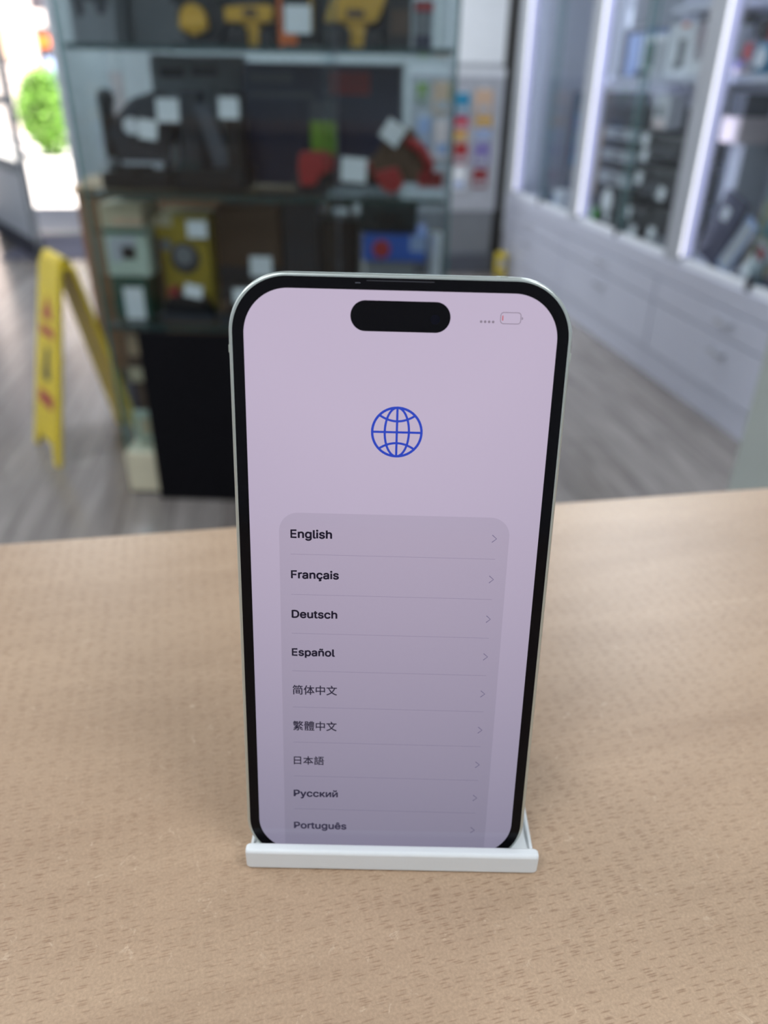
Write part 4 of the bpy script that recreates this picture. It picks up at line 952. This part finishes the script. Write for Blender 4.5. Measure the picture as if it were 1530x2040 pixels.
t = carton('blue_carton', 'bright blue carton with a red spot, lying on the grey white carton', 0.718, 0.893, 0.12, 0.32, 0.702, 0.772, 'blue', [('pale_end', 0.75, 1.0, 0.4, 1.0, 'pale_blue')], flap=False)
obj('red_spot', MB().ball((-0.035, 0.0, 0.032), 0.025, (1, 0.12, 1)), M['red'], t)
t = cthing('teal_case', 'dark teal case lying on top of the blue carton', 'case', 0.708, 0.868, 0.14, 0.7732)
obj('case_shell', MB().box(-0.08, 0.08, 0, 0.16, 0, 0.078, 0.008), M['dark_teal'], t)
obj('case_handle', MB().tube([(-0.03, 0.0, 0.04), (-0.03, -0.02, 0.04), (0.03, -0.02, 0.04), (0.03, 0.0, 0.04)], 0.006), M['black'], t)
t = cthing('hard_hat', 'dark navy hard hat on the lower shelf in front of the blue carton', 'helmet', 0.838, 0.922, 0.036, SCZ)
obj('hat_shell', MB().ball((0, 0.04, 0.055), 0.038, (1.02, 0.9, 1.35)), M['navy'], t)
obj('hat_brim', MB().box(-0.041, 0.041, 0.002, 0.078, 0.0, 0.01, 0.004), M['navy'], t)
t = cthing('paper_roll', 'upright roll of white paper at the cabinet end behind the blue carton', 'roll', 0.902, 0.938, 0.17, SCZ)
obj('roll_body', MB().cyl((0, 0.02, 0), (0, 0.02, 0.24), 0.018), M['white'], t)
obj('core', MB().cyl((0, 0.02, 0.24), (0, 0.02, 0.243), 0.008), M['card'], t)

# ---- bottom compartment beside the black board
carton('tan_carton', 'greyish tan carton on top of the stack in the bottom compartment', 0.012, 0.092, 0.10, 0.26, 0.378, 0.505, 'brown', [('paper_label', 0.1, 0.7, 0.3, 0.8, 'card')], flap=False)
carton('cream_carton', 'slim cream carton third up in the bottom compartment', 0.012, 0.094, 0.10, 0.26, 0.333, 0.378, 'beige', flap=False)
carton('chocolate_carton', 'chocolate brown carton second up in the bottom compartment', 0.012, 0.092, 0.10, 0.26, 0.243, 0.333, 'brown', [('blue_end', 0.0, 0.2, 0.0, 1.0, 'navy')], flap=False)
carton('sage_carton', 'pale sage green carton at the foot of the bottom compartment', 0.012, 0.095, 0.08, 0.26, S0, 0.243, 'pale_green_box', [('picture', 0.2, 0.8, 0.2, 0.8, 'beige')], flap=False)

# ------------------------------------------------------------------ brown sideboard and wet floor sign by the cabinet
t = thing('sideboard', 'brown wooden sideboard standing behind the glass cabinet', 'sideboard', (-0.668, 3.215, 0))
obj('carcass', MB().box(0, 0.95, 0, 0.4, 0.06, 0.76, 0.003), M['wood_brown'], t)
obj('top_board', MB().box(-0.01, 0.96, -0.015, 0.41, 0.76, 0.782, 0.003), M['card'], t)
obj('plinth', MB().box(0.02, 0.93, 0.03, 0.38, 0, 0.06), M['black'], t)
for k in range(2):
    d_ = obj('door', MB().box(0.02 + 0.46 * k, 0.47 + 0.46 * k, -0.016, 0.0, 0.08, 0.74, 0.003), M['wood_brown'], t)
    obj('knob', MB().ball((0.43 + 0.09 * k, -0.024, 0.45), 0.012), M['steel'], d_)

t = thing('white_box', 'tall bluish white box standing on the brown sideboard behind the cabinet', 'box', (-0.385, 3.24, 0.7826))
fill_carton(t, 0.20, 0.16, 0.47, 'white', [('printed_strip', 0.0, 0.22, 0.1, 0.8, 'pink'), ('printed_logo', 0.06, 0.22, 0.82, 0.95, 'paper')], False)

sign = thing('wet_floor_sign', 'yellow folding wet floor sign standing open by the glass cabinet', 'sign', (-0.633, 2.60, 0), math.atan2(-0.88, 0.476))
def sign_board(s):
    """One board of the A-frame; local x runs along the hinge, local y outwards."""
    bt_, th = 0.13 * s, 0.014
    prof = [(-0.14, 0.0), (-0.10, 0.0), (-0.07, 0.055), (0.07, 0.055), (0.10, 0.0), (0.14, 0.0), (0.105, 0.62), (0.07, 0.64), (-0.07, 0.64), (-0.105, 0.62)]
    b = bmesh.new()
    lo, hi = [], []
    for (x, z) in prof:
        y = s * (0.015 + 0.135 * (1 - z / 0.64))
        lo.append(b.verts.new((x, y - th / 2, z)))
        hi.append(b.verts.new((x, y + th / 2, z)))
    b.faces.new(lo)
    b.faces.new(hi[::-1])
    for i in range(len(prof)):
        j = (i + 1) % len(prof)
        b.faces.new((lo[i], hi[i], hi[j], lo[j]))
    bmesh.ops.recalc_face_normals(b, faces=b.faces[:])
    q = MB()
    q._add(b)
    return q
def on_board(s, x, z):
    return Vector((x, s * (0.015 + 0.135 * (1 - z / 0.64) + 0.0085), z))
for s in (1, -1):
    bd = obj('board', sign_board(s), M['sign_yellow'], sign, 20)
    def patch(pts, nm, m_):
        q = MB()
        q.face([on_board(s, x, z) for x, z in pts])
        return obj(nm, q, M[m_], bd, None)
    patch([(-0.055, 0.455), (0.055, 0.455), (0.0, 0.53)], 'red_triangle', 'red')
    patch([(-0.07, 0.40), (0.07, 0.40), (0.07, 0.43), (-0.07, 0.43)], 'red_stripe', 'red')
    patch([(-0.035, 0.27), (0.0, 0.25), (0.045, 0.27), (0.02, 0.31), (0.03, 0.36), (-0.01, 0.37), (-0.02, 0.32)], 'slipping_figure', 'charcoal')
    patch([(-0.075, 0.17), (0.075, 0.17), (0.075, 0.215), (-0.075, 0.215)], 'red_stripe', 'red')
obj('hinge', MB().cyl((-0.09, 0, 0.635), (0.09, 0, 0.635), 0.018), M['sign_yellow'], sign)

# ------------------------------------------------------------------ row of white display units along the wall
UX, UXB = 1.72, 2.19
UB = 0.505          # base top
units = []
def unit(y0, y1, label, top_shelf, end=None):
    """One unit; local x runs to the wall, local y away from the camera."""
    w = y1 - y0
    t = thing('display_unit', label, 'display cabinet', (UX, y0, 0), 0, 'white display units along the wall')
    d = UXB - UX
    obj('base', MB().box(0.012, d, 0.002, w - 0.002, 0.10, UB - 0.02).box(-0.004, d, 0.0, w, UB - 0.08, UB, 0.003), M['white_unit'], t)
    obj('kickboard', MB().box(0.0, d, 0.002, w - 0.002, 0.0, 0.106, 0.002), M['white_unit'], t)
    for (z0, z1) in ((0.325, 0.42), (0.112, 0.32)):
        dr = obj('drawer', MB().box(-0.006, 0.012, 0.006, w - 0.006, z0, z1, 0.002), M['white_unit'], t)
        zc = z0 + (z1 - z0) * (0.52 if z1 > 0.4 else 0.72)
        yc = w * 0.5
        obj('handle', MB().tube([(-0.006, yc - 0.045, zc), (-0.03, yc - 0.04, zc), (-0.03, yc + 0.04, zc), (-0.006, yc + 0.045, zc)], 0.005), M['steel'], dr)
    obj('post', MB().box(0.0, 0.07, w - 0.125, w, UB, 2.2, 0.003), M['grey_unit'], t)
    if end is not None:
        obj('side_panel', MB().box(0.06, d, end * (w - 0.012), end * (w - 0.012) + 0.012, UB, 2.2), M['grey_unit'], t)
    obj('header', MB().box(0.0, d, 0.0, w, 2.2, 2.3, 0.003), M['grey_unit'], t)
    obj('back_panel', MB().box(d - 0.012, d, 0.001, w - 0.001, UB, 2.2), M['unit_back'], t)
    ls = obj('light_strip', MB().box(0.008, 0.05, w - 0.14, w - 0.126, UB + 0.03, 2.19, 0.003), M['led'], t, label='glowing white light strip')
    obj('strip_edge', MB().box(0.003, 0.008, w - 0.138, w - 0.127, UB + 0.03, 2.19), M['glint_edge'], ls)
    obj('rear_fill_strip', MB().box(0.071, 0.078, w - 0.085, w - 0.055, UB + 0.05, 2.18), M['fill_glow'], t, label='added glowing fill strip hidden on the back of the post')  # added emitter out of view behind the post, fills the interior with light
    rim = obj('bottom_rail', MB().box(0.008, 0.05, 0.02, w - 0.14, UB, UB + 0.022, 0.004), M['white'], t)
    for k, (a, c) in enumerate(((0.02, w * 0.5 - 0.03), (w * 0.5 - 0.07, w - 0.14))):
        x = 0.022 + 0.012 * k
        p_ = obj('sliding_pane', MB().box(x, x + 0.005, a, c, UB + 0.02, 2.19), M['glass'], t)
        ye = c if k == 0 else a
        obj('pane_edge', MB().box(x - 0.0006, x + 0.0056, ye - 0.003, ye + 0.003, UB + 0.02, 2.19), M['glass_edge'], p_)
    obj('pane_lock', MB().box(0.0, 0.02, w * 0.5 - 0.075, w * 0.5 - 0.045, UB, UB + 0.05, 0.004), M['charcoal'], t)
    if top_shelf:
        obj('shelf', MB().box(0.085, d - 0.012, 0.002, w - 0.002, 1.158, 1.186, 0.002), M['white_unit'], t)
        obj('shelf', MB().box(0.085, d - 0.012, 0.012, w * 0.42, 1.412, 1.438, 0.002), M['white_unit'], t)
    return t
unit(2.0, 3.13, 'white display unit nearest the counter, with a tilted laptop and small boxes', True, 0)
unit(3.13, 4.25, 'white display unit in the middle of the row, full of black bags and players', True)
unit(4.25, 5.38, 'white display unit at the row end nearest the leaflet rack, almost empty', False, 1)

def rthing(name, label, cat, y0, y1, x, z, group=None, rz=0.0):
    """A thing inside the units: its local x runs along -Y (so its front faces the shop), local y to the wall."""
    return thing(name, label, cat, (x, (y0 + y1) / 2, z + 0.0006), -PI / 2 + rz, group)
def rbox(name, label, y0, y1, x0, x1, z0, z1, m, prints=(), cat='box', flap=False):
    return fill_carton(rthing(name, label, cat, y0, y1, x0, z0), y1 - y0, x1 - x0, z1 - z0, m, prints, flap)

SHZ = 1.186
# middle unit, on the shelf
rbox('blue_grey_carton', 'tall blue-grey carton on the shelf of the middle unit, nearest the light strip', 3.96, 4.21, 1.88, 2.02, SHZ, 1.388, 'pale_blue', [('dark_edge', 0.0, 0.3, 0.0, 1.0, 'dark_grey'), ('cap_print', 0.3, 1.0, 0.9, 1.0, 'dark_grey')])
rbox('lilac_grey_carton', 'lilac grey carton lying on the tall blue-grey carton', 3.95, 4.22, 1.885, 2.04, 1.388, 1.56, 'light_grey', [('white_patch', 0.05, 0.25, 0.1, 0.5, 'white'), ('grey_face', 0.28, 1.0, 0.05, 1.0, 'mid_grey')])
rbox('speaker_carton', 'white carton printed with a dark green speaker', 3.68, 3.90, 1.84, 1.97, SHZ, 1.350, 'white', [('dark_picture', 0.15, 0.62, 0.25, 0.82, 'dark_green'), ('pale_picture', 0.12, 0.5, 0.02, 0.25, 'pale_green_box'), ('grey_face', 0.62, 1.0, 0.0, 0.85, 'light_grey')])
rbox('figure_carton', 'white carton with a grey figure and red corner next to the speaker carton', 3.42, 3.65, 1.84, 1.95, SHZ, 1.38, 'white', [('grey_picture', 0.42, 0.72, 0.15, 0.7, 'mid_grey'), ('red_corner', 0.45, 0.72, 0.92, 1.0, 'orange'), ('grey_foot', 0.3, 0.5, 0.1, 0.3, 'light_grey')])
rbox('red_pack', 'small brick red pack behind the white figure carton', 3.31, 3.395, 1.88, 1.95, SHZ, 1.37, 'orange', [('brown_base', 0.0, 1.0, 0.1, 0.62, 'card')])
rbox('small_white_box', 'small white box at the shelf end beside the red pack', 3.26, 3.37, 1.81, 1.87, SHZ, 1.24, 'white')
t = rthing('cable_coil', 'dark coil of cable lying on the shelf before the blue-grey carton', 'cable', 3.76, 3.96, 1.81, SHZ)
obj('coil', MB().tube([(0.06 * math.cos(a * PI / 8), 0.02 + 0.02 * math.sin(a * PI / 8), 0.008) for a in range(17)], 0.007).tube([(0.045 * math.cos(a * PI / 8), 0.02 + 0.016 * math.sin(a * PI / 8), 0.02) for a in range(17)], 0.006), M['navy'], t)
obj('plug', MB().box(-0.012, 0.014, -0.012, 0.006, 0.0, 0.016, 0.003), M['blue'], t)
rbox('dark_carton', 'dark charcoal carton on the short upper shelf space of the middle unit', 3.42, 3.62, 1.95, 2.1, 1.376, 1.408, 'charcoal')
# middle unit, stack of players on the base
zz_ = UB
stack = [('large black amplifier with a round white tag at the bottom of the stack', 0.20, 'black'), ('silver disc player on top of the large black amplifier', 0.062, 'light_grey'),
         ('thin black player above the lowest silver player', 0.05, 'charcoal'), ('silver player with a black player above and below', 0.05, 'light_grey'),
         ('thin black player under the top silver player', 0.045, 'charcoal'), ('topmost silver player of the stack, below the thick black receiver', 0.052, 'light_grey'),
         ('thick black receiver on top of the stack of players', 0.10, 'charcoal')]
for k, (lab, h, m_) in enumerate(stack):
    y0 = 3.735 if k else 3.72
    t = rthing('media_player', lab, 'player', y0, 4.095, 1.80 if k else 1.795, zz_, 'players stacked in the middle display unit')
    w = 4.095 - y0
    obj('case', MB().box(-w / 2, w / 2, 0, 0.25, 0.004, h - 0.002, 0.003), M[m_], t)
    obj('feet', MB().box(-w / 2 + 0.02, -w / 2 + 0.05, 0.02, 0.05, 0, 0.006).box(w / 2 - 0.05, w / 2 - 0.02, 0.02, 0.05, 0, 0.006), M['black'], t)
    obj('display_window', MB().box(-0.05, 0.05, -0.0012, 0.0005, h * 0.35, h * 0.65), M['black'], t)
    obj('button', MB().cyl((w / 2 - 0.035, -0.005, h * 0.5), (w / 2 - 0.035, 0.0, h * 0.5), min(0.012, h * 0.2)), M['silver'], t)
    if k == 0:
        obj('round_tag', MB().cyl((-0.02, -0.006, 0.125), (-0.02, -0.004, 0.125), 0.06, n=32), M['paper'], t, label='round white tag')
        obj('tag_tail', MB().box(-0.02, 0.03, -0.006, -0.004, 0.03, 0.09), M['paper'], t)
    zz_ += h
# black bags in the middle unit
def bag(label, y0, y1, x0, x1, z0, z1, tags):
    t = rthing('black_bag', label, 'bag', y0, y1, x0, z0, 'black bags in the middle display unit')
    w, d, h = y1 - y0, x1 - x0, z1 - z0
    obj('bag_body', MB().box(-w / 2, w / 2, 0, d, 0, h, min(0.035, h * 0.25), 4), M['black'], t, 60)
    obj('pocket', MB().box(-w * 0.36, w * 0.36, -0.014, 0.01, h * 0.08, h * 0.5, 0.012, 3), M['charcoal'], t, 60)
    obj('strap', MB().tube([(-w * 0.3, d * 0.5, h * 0.98), (-w * 0.2, d * 0.5, h + 0.012), (w * 0.2, d * 0.5, h + 0.012), (w * 0.3, d * 0.5, h * 0.98)], 0.008), M['charcoal'], t)
    for (u, v, r) in tags:
        price_tag(t, -w / 2 + w * u, -0.022, h * v, 0.06, 0.05, r)
    return t
bag('black bag with a white tag at the foot of the pile, beside the players', 3.50, 3.705, 1.80, 1.98, UB, 0.64, [(0.3, 0.85, 0.1), (0.65, 0.25, 0)])
bag('black bag at the foot of the pile, beside the unit post', 3.27, 3.49, 1.81, 1.98, UB, 0.66, [(0.4, 0.35, 0)])
bag('wide black bag lying across the two lower bags', 3.29, 3.70, 1.82, 2.02, 0.684, 0.828, [(0.17, 0.6, 0.1), (0.75, 0.3, 0.2)])
bag('top black bag of the pile with two white tags', 3.32, 3.69, 1.83, 2.03, 0.852, 0.955, [(0.12, 0.75, 0.1), (0.15, 0.15, 0.1)])
rbox('router_box', 'white box with a looped white cable standing on top of the black bags', 3.54, 3.68, 1.84, 1.92, 0.978, 1.115, 'white', [('cable_picture', 0.25, 0.7, 0.35, 0.65, 'mid_grey'), ('beige_base', 0.1, 0.9, 0.0, 0.3, 'pink')])
solo('green_toy', MB().ball((0, 0, 0.02), 0.02).ball((0.004, 0, 0.048), 0.014).cyl((0.0, 0.012, 0.02), (0.0, 0.03, 0.012), 0.006), M['green'], 'small bright green toy on the base under the light strip', 'toy', (1.785, 4.04, UB + 0.022))
rbox('earbud_box', 'small grey box lying before the black bags beside the post', 3.26, 3.36, 1.773, 1.79, UB, 0.56, 'mid_grey')

# nearest unit, on the shelf
rbox('red_carton', 'dull red carton with a dark foot on the shelf of the unit nearest the counter', 2.82, 2.955, 1.87, 2.0, SHZ, 1.37, 'dark_red', [('dark_foot', 0.0, 1.0, 0.0, 0.5, 'charcoal'), ('blue_band', 0.3, 1.0, 0.5, 0.62, 'pale_blue')])
rbox('maroon_carton', 'maroon and grey carton carrying a camera on the shelf nearest the light strip', 2.975, 3.11, 1.88, 2.02, SHZ, 1.296, 'dark_grey', [('maroon_side', 0.0, 0.4, 0.3, 0.95, 'dark_red'), ('pale_foot', 0.2, 0.7, 0.1, 0.45, 'light_grey')])
t = rthing('camera', 'dark camera with a lens sitting on top of the maroon and grey carton', 'camera', 2.985, 3.10, 1.895, 1.2962)
obj('camera_body', MB().box(-0.055, 0.055, 0.03, 0.09, 0, 0.075, 0.01).prism([(-0.022, 0.07), (0.022, 0.07), (0.014, 0.095), (-0.014, 0.095)], 0.035, 0.085), M['charcoal'], t)
obj('lens', MB().cyl((0, 0.03, 0.038), (0, -0.006, 0.038), 0.032).cyl((0, -0.006, 0.038), (0, -0.012, 0.038), 0.028), M['black'], t)
t = rthing('alarm_clock', 'round teal clock with a white face standing on the shelf edge', 'clock', 2.83, 2.93, 1.812, SHZ)
obj('clock_body', MB().cyl((0, 0.03, 0.05), (0, 0.0, 0.05), 0.045, n=32).box(-0.03, -0.015, 0.0, 0.03, 0, 0.02).box(0.015, 0.03, 0.0, 0.03, 0, 0.02), M['teal'], t)
obj('dial', MB().cyl((0, 0.0, 0.05), (0, -0.003, 0.05), 0.033, n=32), M['white'], t)
rbox('lilac_pack', 'lilac and pink pack lying on the shelf edge near the light strip', 2.965, 3.085, 1.81, 1.87, SHZ, 1.232, 'pink', [('lilac_band', 0.0, 1.0, 0.4, 1.0, 'purple')])
# nearest unit, below the shelf
rbox('slate_pack', 'dark slate carton on top of the pink and white carton', 3.0, 3.105, 1.87, 1.98, 1.045, 1.125, 'dark_grey')
rbox('pink_white_carton', 'pink and white carton standing on the tall pale grey carton', 2.975, 3.11, 1.85, 1.99, 0.955, 1.045, 'pink')
rbox('tall_grey_carton', 'tall pale grey carton behind the tilted laptop', 2.975, 3.115, 1.89, 2.02, UB, 0.955, 'light_grey', [('dark_edge', 0.0, 0.35, 0.3, 1.0, 'dark_grey'), ('pale_band', 0.4, 1.0, 0.4, 0.9, 'light_grey')])
t = rthing('monitor', 'dark slim monitor on a grey stem behind the leaning boxes', 'monitor', 2.80, 2.95, 1.99, UB)
obj('panel', MB().box(-0.09, 0.075, 0.0, 0.025, 0.42, 0.53, 0.004), M['navy'], t)
obj('stem', MB().box(-0.025, 0.025, 0.03, 0.05, 0.012, 0.6, 0.004), M['charcoal'], t)
obj('foot', MB().box(-0.07, 0.07, -0.03, 0.1, 0, 0.012, 0.004), M['silver'], t)
def leaning(name, label, cat, yc, x, w, h, th, lean, roll, m, extra=()):
    t = rthing(name, label, cat, yc, yc, x, UB + 0.002)
    t.rotation_euler = (math.radians(-lean), math.radians(roll), -PI / 2)
    t.rotation_mode = 'XYZ'
    mtx = Matrix.Rotation(-PI / 2, 4, 'Z') @ Matrix.Rotation(math.radians(-lean), 4, 'X') @ Matrix.Rotation(math.radians(roll), 4, 'Y')
    low = min((mtx @ Vector((sx * w / 2, yy, 0))).z for sx in (-1, 1) for yy in (0, th))
    t.location = (x, yc, UB + 0.001 - low)
    t.rotation_euler = mtx.to_euler()
    obj('shell', MB().box(-w / 2, w / 2, 0, th, 0, h, 0.004), M[m], t)
    for (nm, a, c, e, f_, m2) in extra:
        obj(nm, MB().box(-w / 2 + w * a, -w / 2 + w * c, -0.0015, 0.001, h * e, h * f_), M[m2], t)
    return t
tl = leaning('laptop', 'closed navy laptop leaning back with a white tag', 'laptop', 2.95, 1.805, 0.17, 0.26, 0.018, 10, 14, 'navy', [('price_tag', 0.28, 0.55, 0.62, 0.8, 'paper')])
leaning('tablet', 'pale blue-white tablet leaning beside the navy laptop', 'tablet', 2.79, 1.78, 0.085, 0.21, 0.01, 12, 24, 'pale_blue', [('screen', 0.1, 0.9, 0.08, 0.92, 'light_grey')])
leaning('map_book', 'beige map book with a teal patch leaning at the back', 'book', 2.74, 1.89, 0.17, 0.27, 0.02, 8, 0, 'beige', [('teal_patch', 0.45, 0.75, 0.55, 0.75, 'teal'), ('dark_line', 0.2, 0.6, 0.3, 0.4, 'brown'), ('pale_path', 0.1, 0.5, 0.42, 0.5, 'pink')])
leaning('red_white_pack', 'white pack with a red top lying tilted before the map book', 'pack', 2.67, 1.80, 0.075, 0.12, 0.03, 20, 22, 'white', [('red_top', 0.1, 0.95, 0.65, 0.95, 'red')])
rbox('grey_tray', 'dark grey tray on the base in front of the leaning tablet', 2.45, 2.60, 1.775, 1.85, UB, UB + 0.03, 'navy')

# far unit
rbox('blue_pack', 'small dark blue pack on the floor of the far unit', 4.76, 4.86, 1.80, 1.88, UB, 0.58, 'navy')
rbox('white_pack', 'small white pack beside the dark blue pack in the far unit', 4.60, 4.73, 1.80, 1.88, UB, 0.60, 'white', [('blue_print', 0.1, 0.5, 0.2, 0.7, 'pale_blue')])
rbox('panel_board', 'wide smoky grey board standing at the back of the far unit', 4.30, 5.30, 2.08, 2.12, UB, 1.12, 'dark_grey', [('blue_stripe', 0.1, 0.14, 0.3, 0.8, 'teal'), ('brown_stripe', 0.5, 0.54, 0.1, 0.7, 'card')])

# ------------------------------------------------------------------ leaflet and card rack beyond the cabinet
rack = thing('card_rack', 'tall pale rack hung with colourful card packs beyond the glass cabinet', 'rack', (1.34, 5.30, 0))
obj('backboard', MB().box(-0.33, 0.275, 0.0, 0.03, 0.40, 1.225, 0.004), M['light_grey'], rack)
obj('foot', MB().box(-0.33, 0.275, -0.06, 0.25, 0.0, 0.12, 0.006), M['dark_grey'], rack)
obj('lower_box', MB().box(-0.31, 0.26, 0.0, 0.2, 0.12, 0.40, 0.004), M['mid_grey'], rack)
obj('header', MB().box(-0.33, 0.275, -0.004, 0.034, 1.19, 1.235, 0.003), M['white'], rack)
packs = [(-0.045, 0.048, 0.974, 1.099, 'teal', 'teal card pack, topmost in the row next to the cabinet'),
         (-0.042, 0.048, 0.884, 0.966, 'crimson', 'crimson card pack hung under the teal pack'),
         (-0.038, 0.042, 0.817, 0.880, 'yellow', 'amber card pack hung under the crimson pack'),
         (-0.032, 0.055, 0.690, 0.812, 'red', 'red card pack hung under the amber pack'),
         (-0.032, 0.052, 0.532, 0.672, 'paper', 'white card pack lowest in the row next to the cabinet'),
         (0.085, 0.20, 0.976, 1.12, 'peach', 'pink card pack, topmost in the row by the dark post'),
         (0.10, 0.204, 0.905, 0.965, 'yellow', 'yellow card pack hung under the pink pack'),
         (0.107, 0.20, 0.826, 0.896, 'pale_blue', 'light blue card pack hung under the yellow pack'),
         (0.103, 0.204, 0.680, 0.815, 'purple', 'purple card pack hung under the light blue pack'),
         (0.104, 0.2, 0.547, 0.660, 'dark_red', 'dark red card pack lowest in the row by the dark post'),
         (-0.29, -0.23, 1.05, 1.15, 'lime', 'lime card pack seen through the cabinet glass'),
         (-0.28, -0.20, 0.80, 0.96, 'pale_blue', 'pale blue card pack seen through the cabinet glass'),
         (-0.19, -0.07, 0.98, 1.16, 'peach', 'peach card pack seen through the cabinet glass, beside the lime pack'),
         (-0.17, -0.06, 0.72, 0.95, 'pink', 'pale pink card pack seen through the cabinet glass')]
for (x0, x1, z0, z1, m_, lab) in packs:
    t = thing('card_pack', lab, 'card', (1.34 + (x0 + x1) / 2, 5.292, z0), 0, 'card packs hung on the rack')
    w, h = x1 - x0, z1 - z0
    obj('card', MB().box(-w / 2, w / 2, -0.006, 0.004, 0, h, 0.002), M[m_], t)
    obj('hang_tab', MB().box(-0.012, 0.012, -0.002, 0.006, h - 0.004, h + 0.012), M['white'], t)
    obj('printed_patch', MB().box(-w * 0.36, w * 0.36, -0.0072, -0.0055, h * 0.12, h * 0.4), M['light_grey' if m_ not in ('paper', 'pink') else 'pale_blue'], t)

t = thing('white_board', 'blank white board on the wall above the card rack', 'board', (1.95, 7.085, 1.31))
obj('board', MB().box(-0.3, 0.24, -0.015, 0.0, 0.0, 1.1, 0.003), M['white'], t)
obj('board_frame', MB().box(-0.32, 0.26, -0.02, 0.005, -0.03, 0.0, 0.003).box(-0.32, -0.3, -0.02, 0.005, 0.0, 1.1), M['light_grey'], t)
struct('trim_post', MB().box(1.645, 1.712, 5.40, 5.46, 0, CEIL, 0.003), M['dark_frame'])
t = thing('power_adapter', 'small yellow boxed adapter on the floor at the end of the white units', 'box', (1.655, 5.18, 0))
obj('adapter_body', MB().box(-0.04, 0.035, -0.03, 0.03, 0, 0.15, 0.012), M['sign_yellow'], t)
obj('grey_label', MB().box(-0.025, 0.02, -0.0315, -0.029, 0.05, 0.11), M['light_grey'], t)
t = thing('grey_bin', 'low dark bin on the floor behind the card rack by the dark post', 'bin', (1.70, 5.75, 0))
obj('bin_body', MB().box(-0.1, 0.1, -0.1, 0.1, 0, 0.33, 0.02), M['charcoal'], t)
obj('bin_rim', MB().box(-0.105, 0.105, -0.105, 0.105, 0.32, 0.335, 0.005), M['dark_grey'], t)

# ------------------------------------------------------------------ outside the open door
def bush(label, x, y, w, h, n):
    t = thing('bush', label, 'bush', (x, y, 0), 0)
    st = MB()
    for k in range(7):
        a = random.uniform(0, 2 * PI)
        st.cyl((0.05 * math.cos(a), 0.05 * math.sin(a), 0), (w * 0.3 * math.cos(a), w * 0.3 * math.sin(a), h * 0.6), 0.018, 0.008, n=6)
    obj('stems', st, M['stem'], t)
    b = bmesh.new()
    for k in range(n):
        while True:
            p = Vector((random.uniform(-1, 1), random.uniform(-1, 1), random.uniform(-1, 1)))
            if p.length < 1:
                break
        p = Vector((p.x * w / 2, p.y * w / 2.6, h * 0.52 + p.z * h * 0.5))
        r = random.uniform(0.035, 0.075)
        q = Matrix.Rotation(random.uniform(0, 2 * PI), 3, 'Z') @ Matrix.Rotation(random.uniform(-1.0, 1.0), 3, 'X')
        vs = [b.verts.new(p + q @ Vector(v)) for v in ((-r * 0.5, 0, 0), (0, -r, 0.01), (r * 0.5, 0, 0), (0, r, 0.01))]
        b.faces.new(vs)
    q = MB()
    q._add(b)
    obj('foliage', q, M['leaf'], t, None)
    return t
bush('leafy green bush on the pavement outside the open door', -3.3, 14.9, 1.0, 1.3, 3600)
t = thing('street_column', 'pale stone column standing behind the bush on the pavement', 'column', (-4.1, 18.0, 0))
obj('shaft', MB().box(-0.11, 0.11, -0.11, 0.11, 0.15, 4.5, 0.006), M['brick'], t)
obj('base', MB().box(-0.16, 0.16, -0.16, 0.16, 0, 0.15, 0.01), M['brick'], t)
t = thing('shop_building', 'shop building across the street with dark windows and an orange sign', 'building', (-5, 22, 0))
obj('facade', MB().box(-4, 4, 0.0, 3, 0, 6), M['brick'], t)
obj('shop_window', MB().box(0.13, 2.6, -0.04, 0.0, 0.6, 3.2), M['shop_dark'], t, label='dark shop window')
obj('shop_sign', MB().box(0.05, 0.62, -0.09, -0.04, 1.8, 2.05), M['orange'], t, label='orange sign')
obj('poster', MB().box(0.12, 0.45, -0.08, -0.04, 2.2, 2.55), M['brick'], t)
obj('side_sign', MB().box(-0.66, -0.44, -0.09, 0.0, 1.6, 2.2), M['peach'], t)
obj('planter_panel', MB().box(0.3, 1.6, -0.12, -0.04, 0.9, 1.6), M['pale_blue'], t)
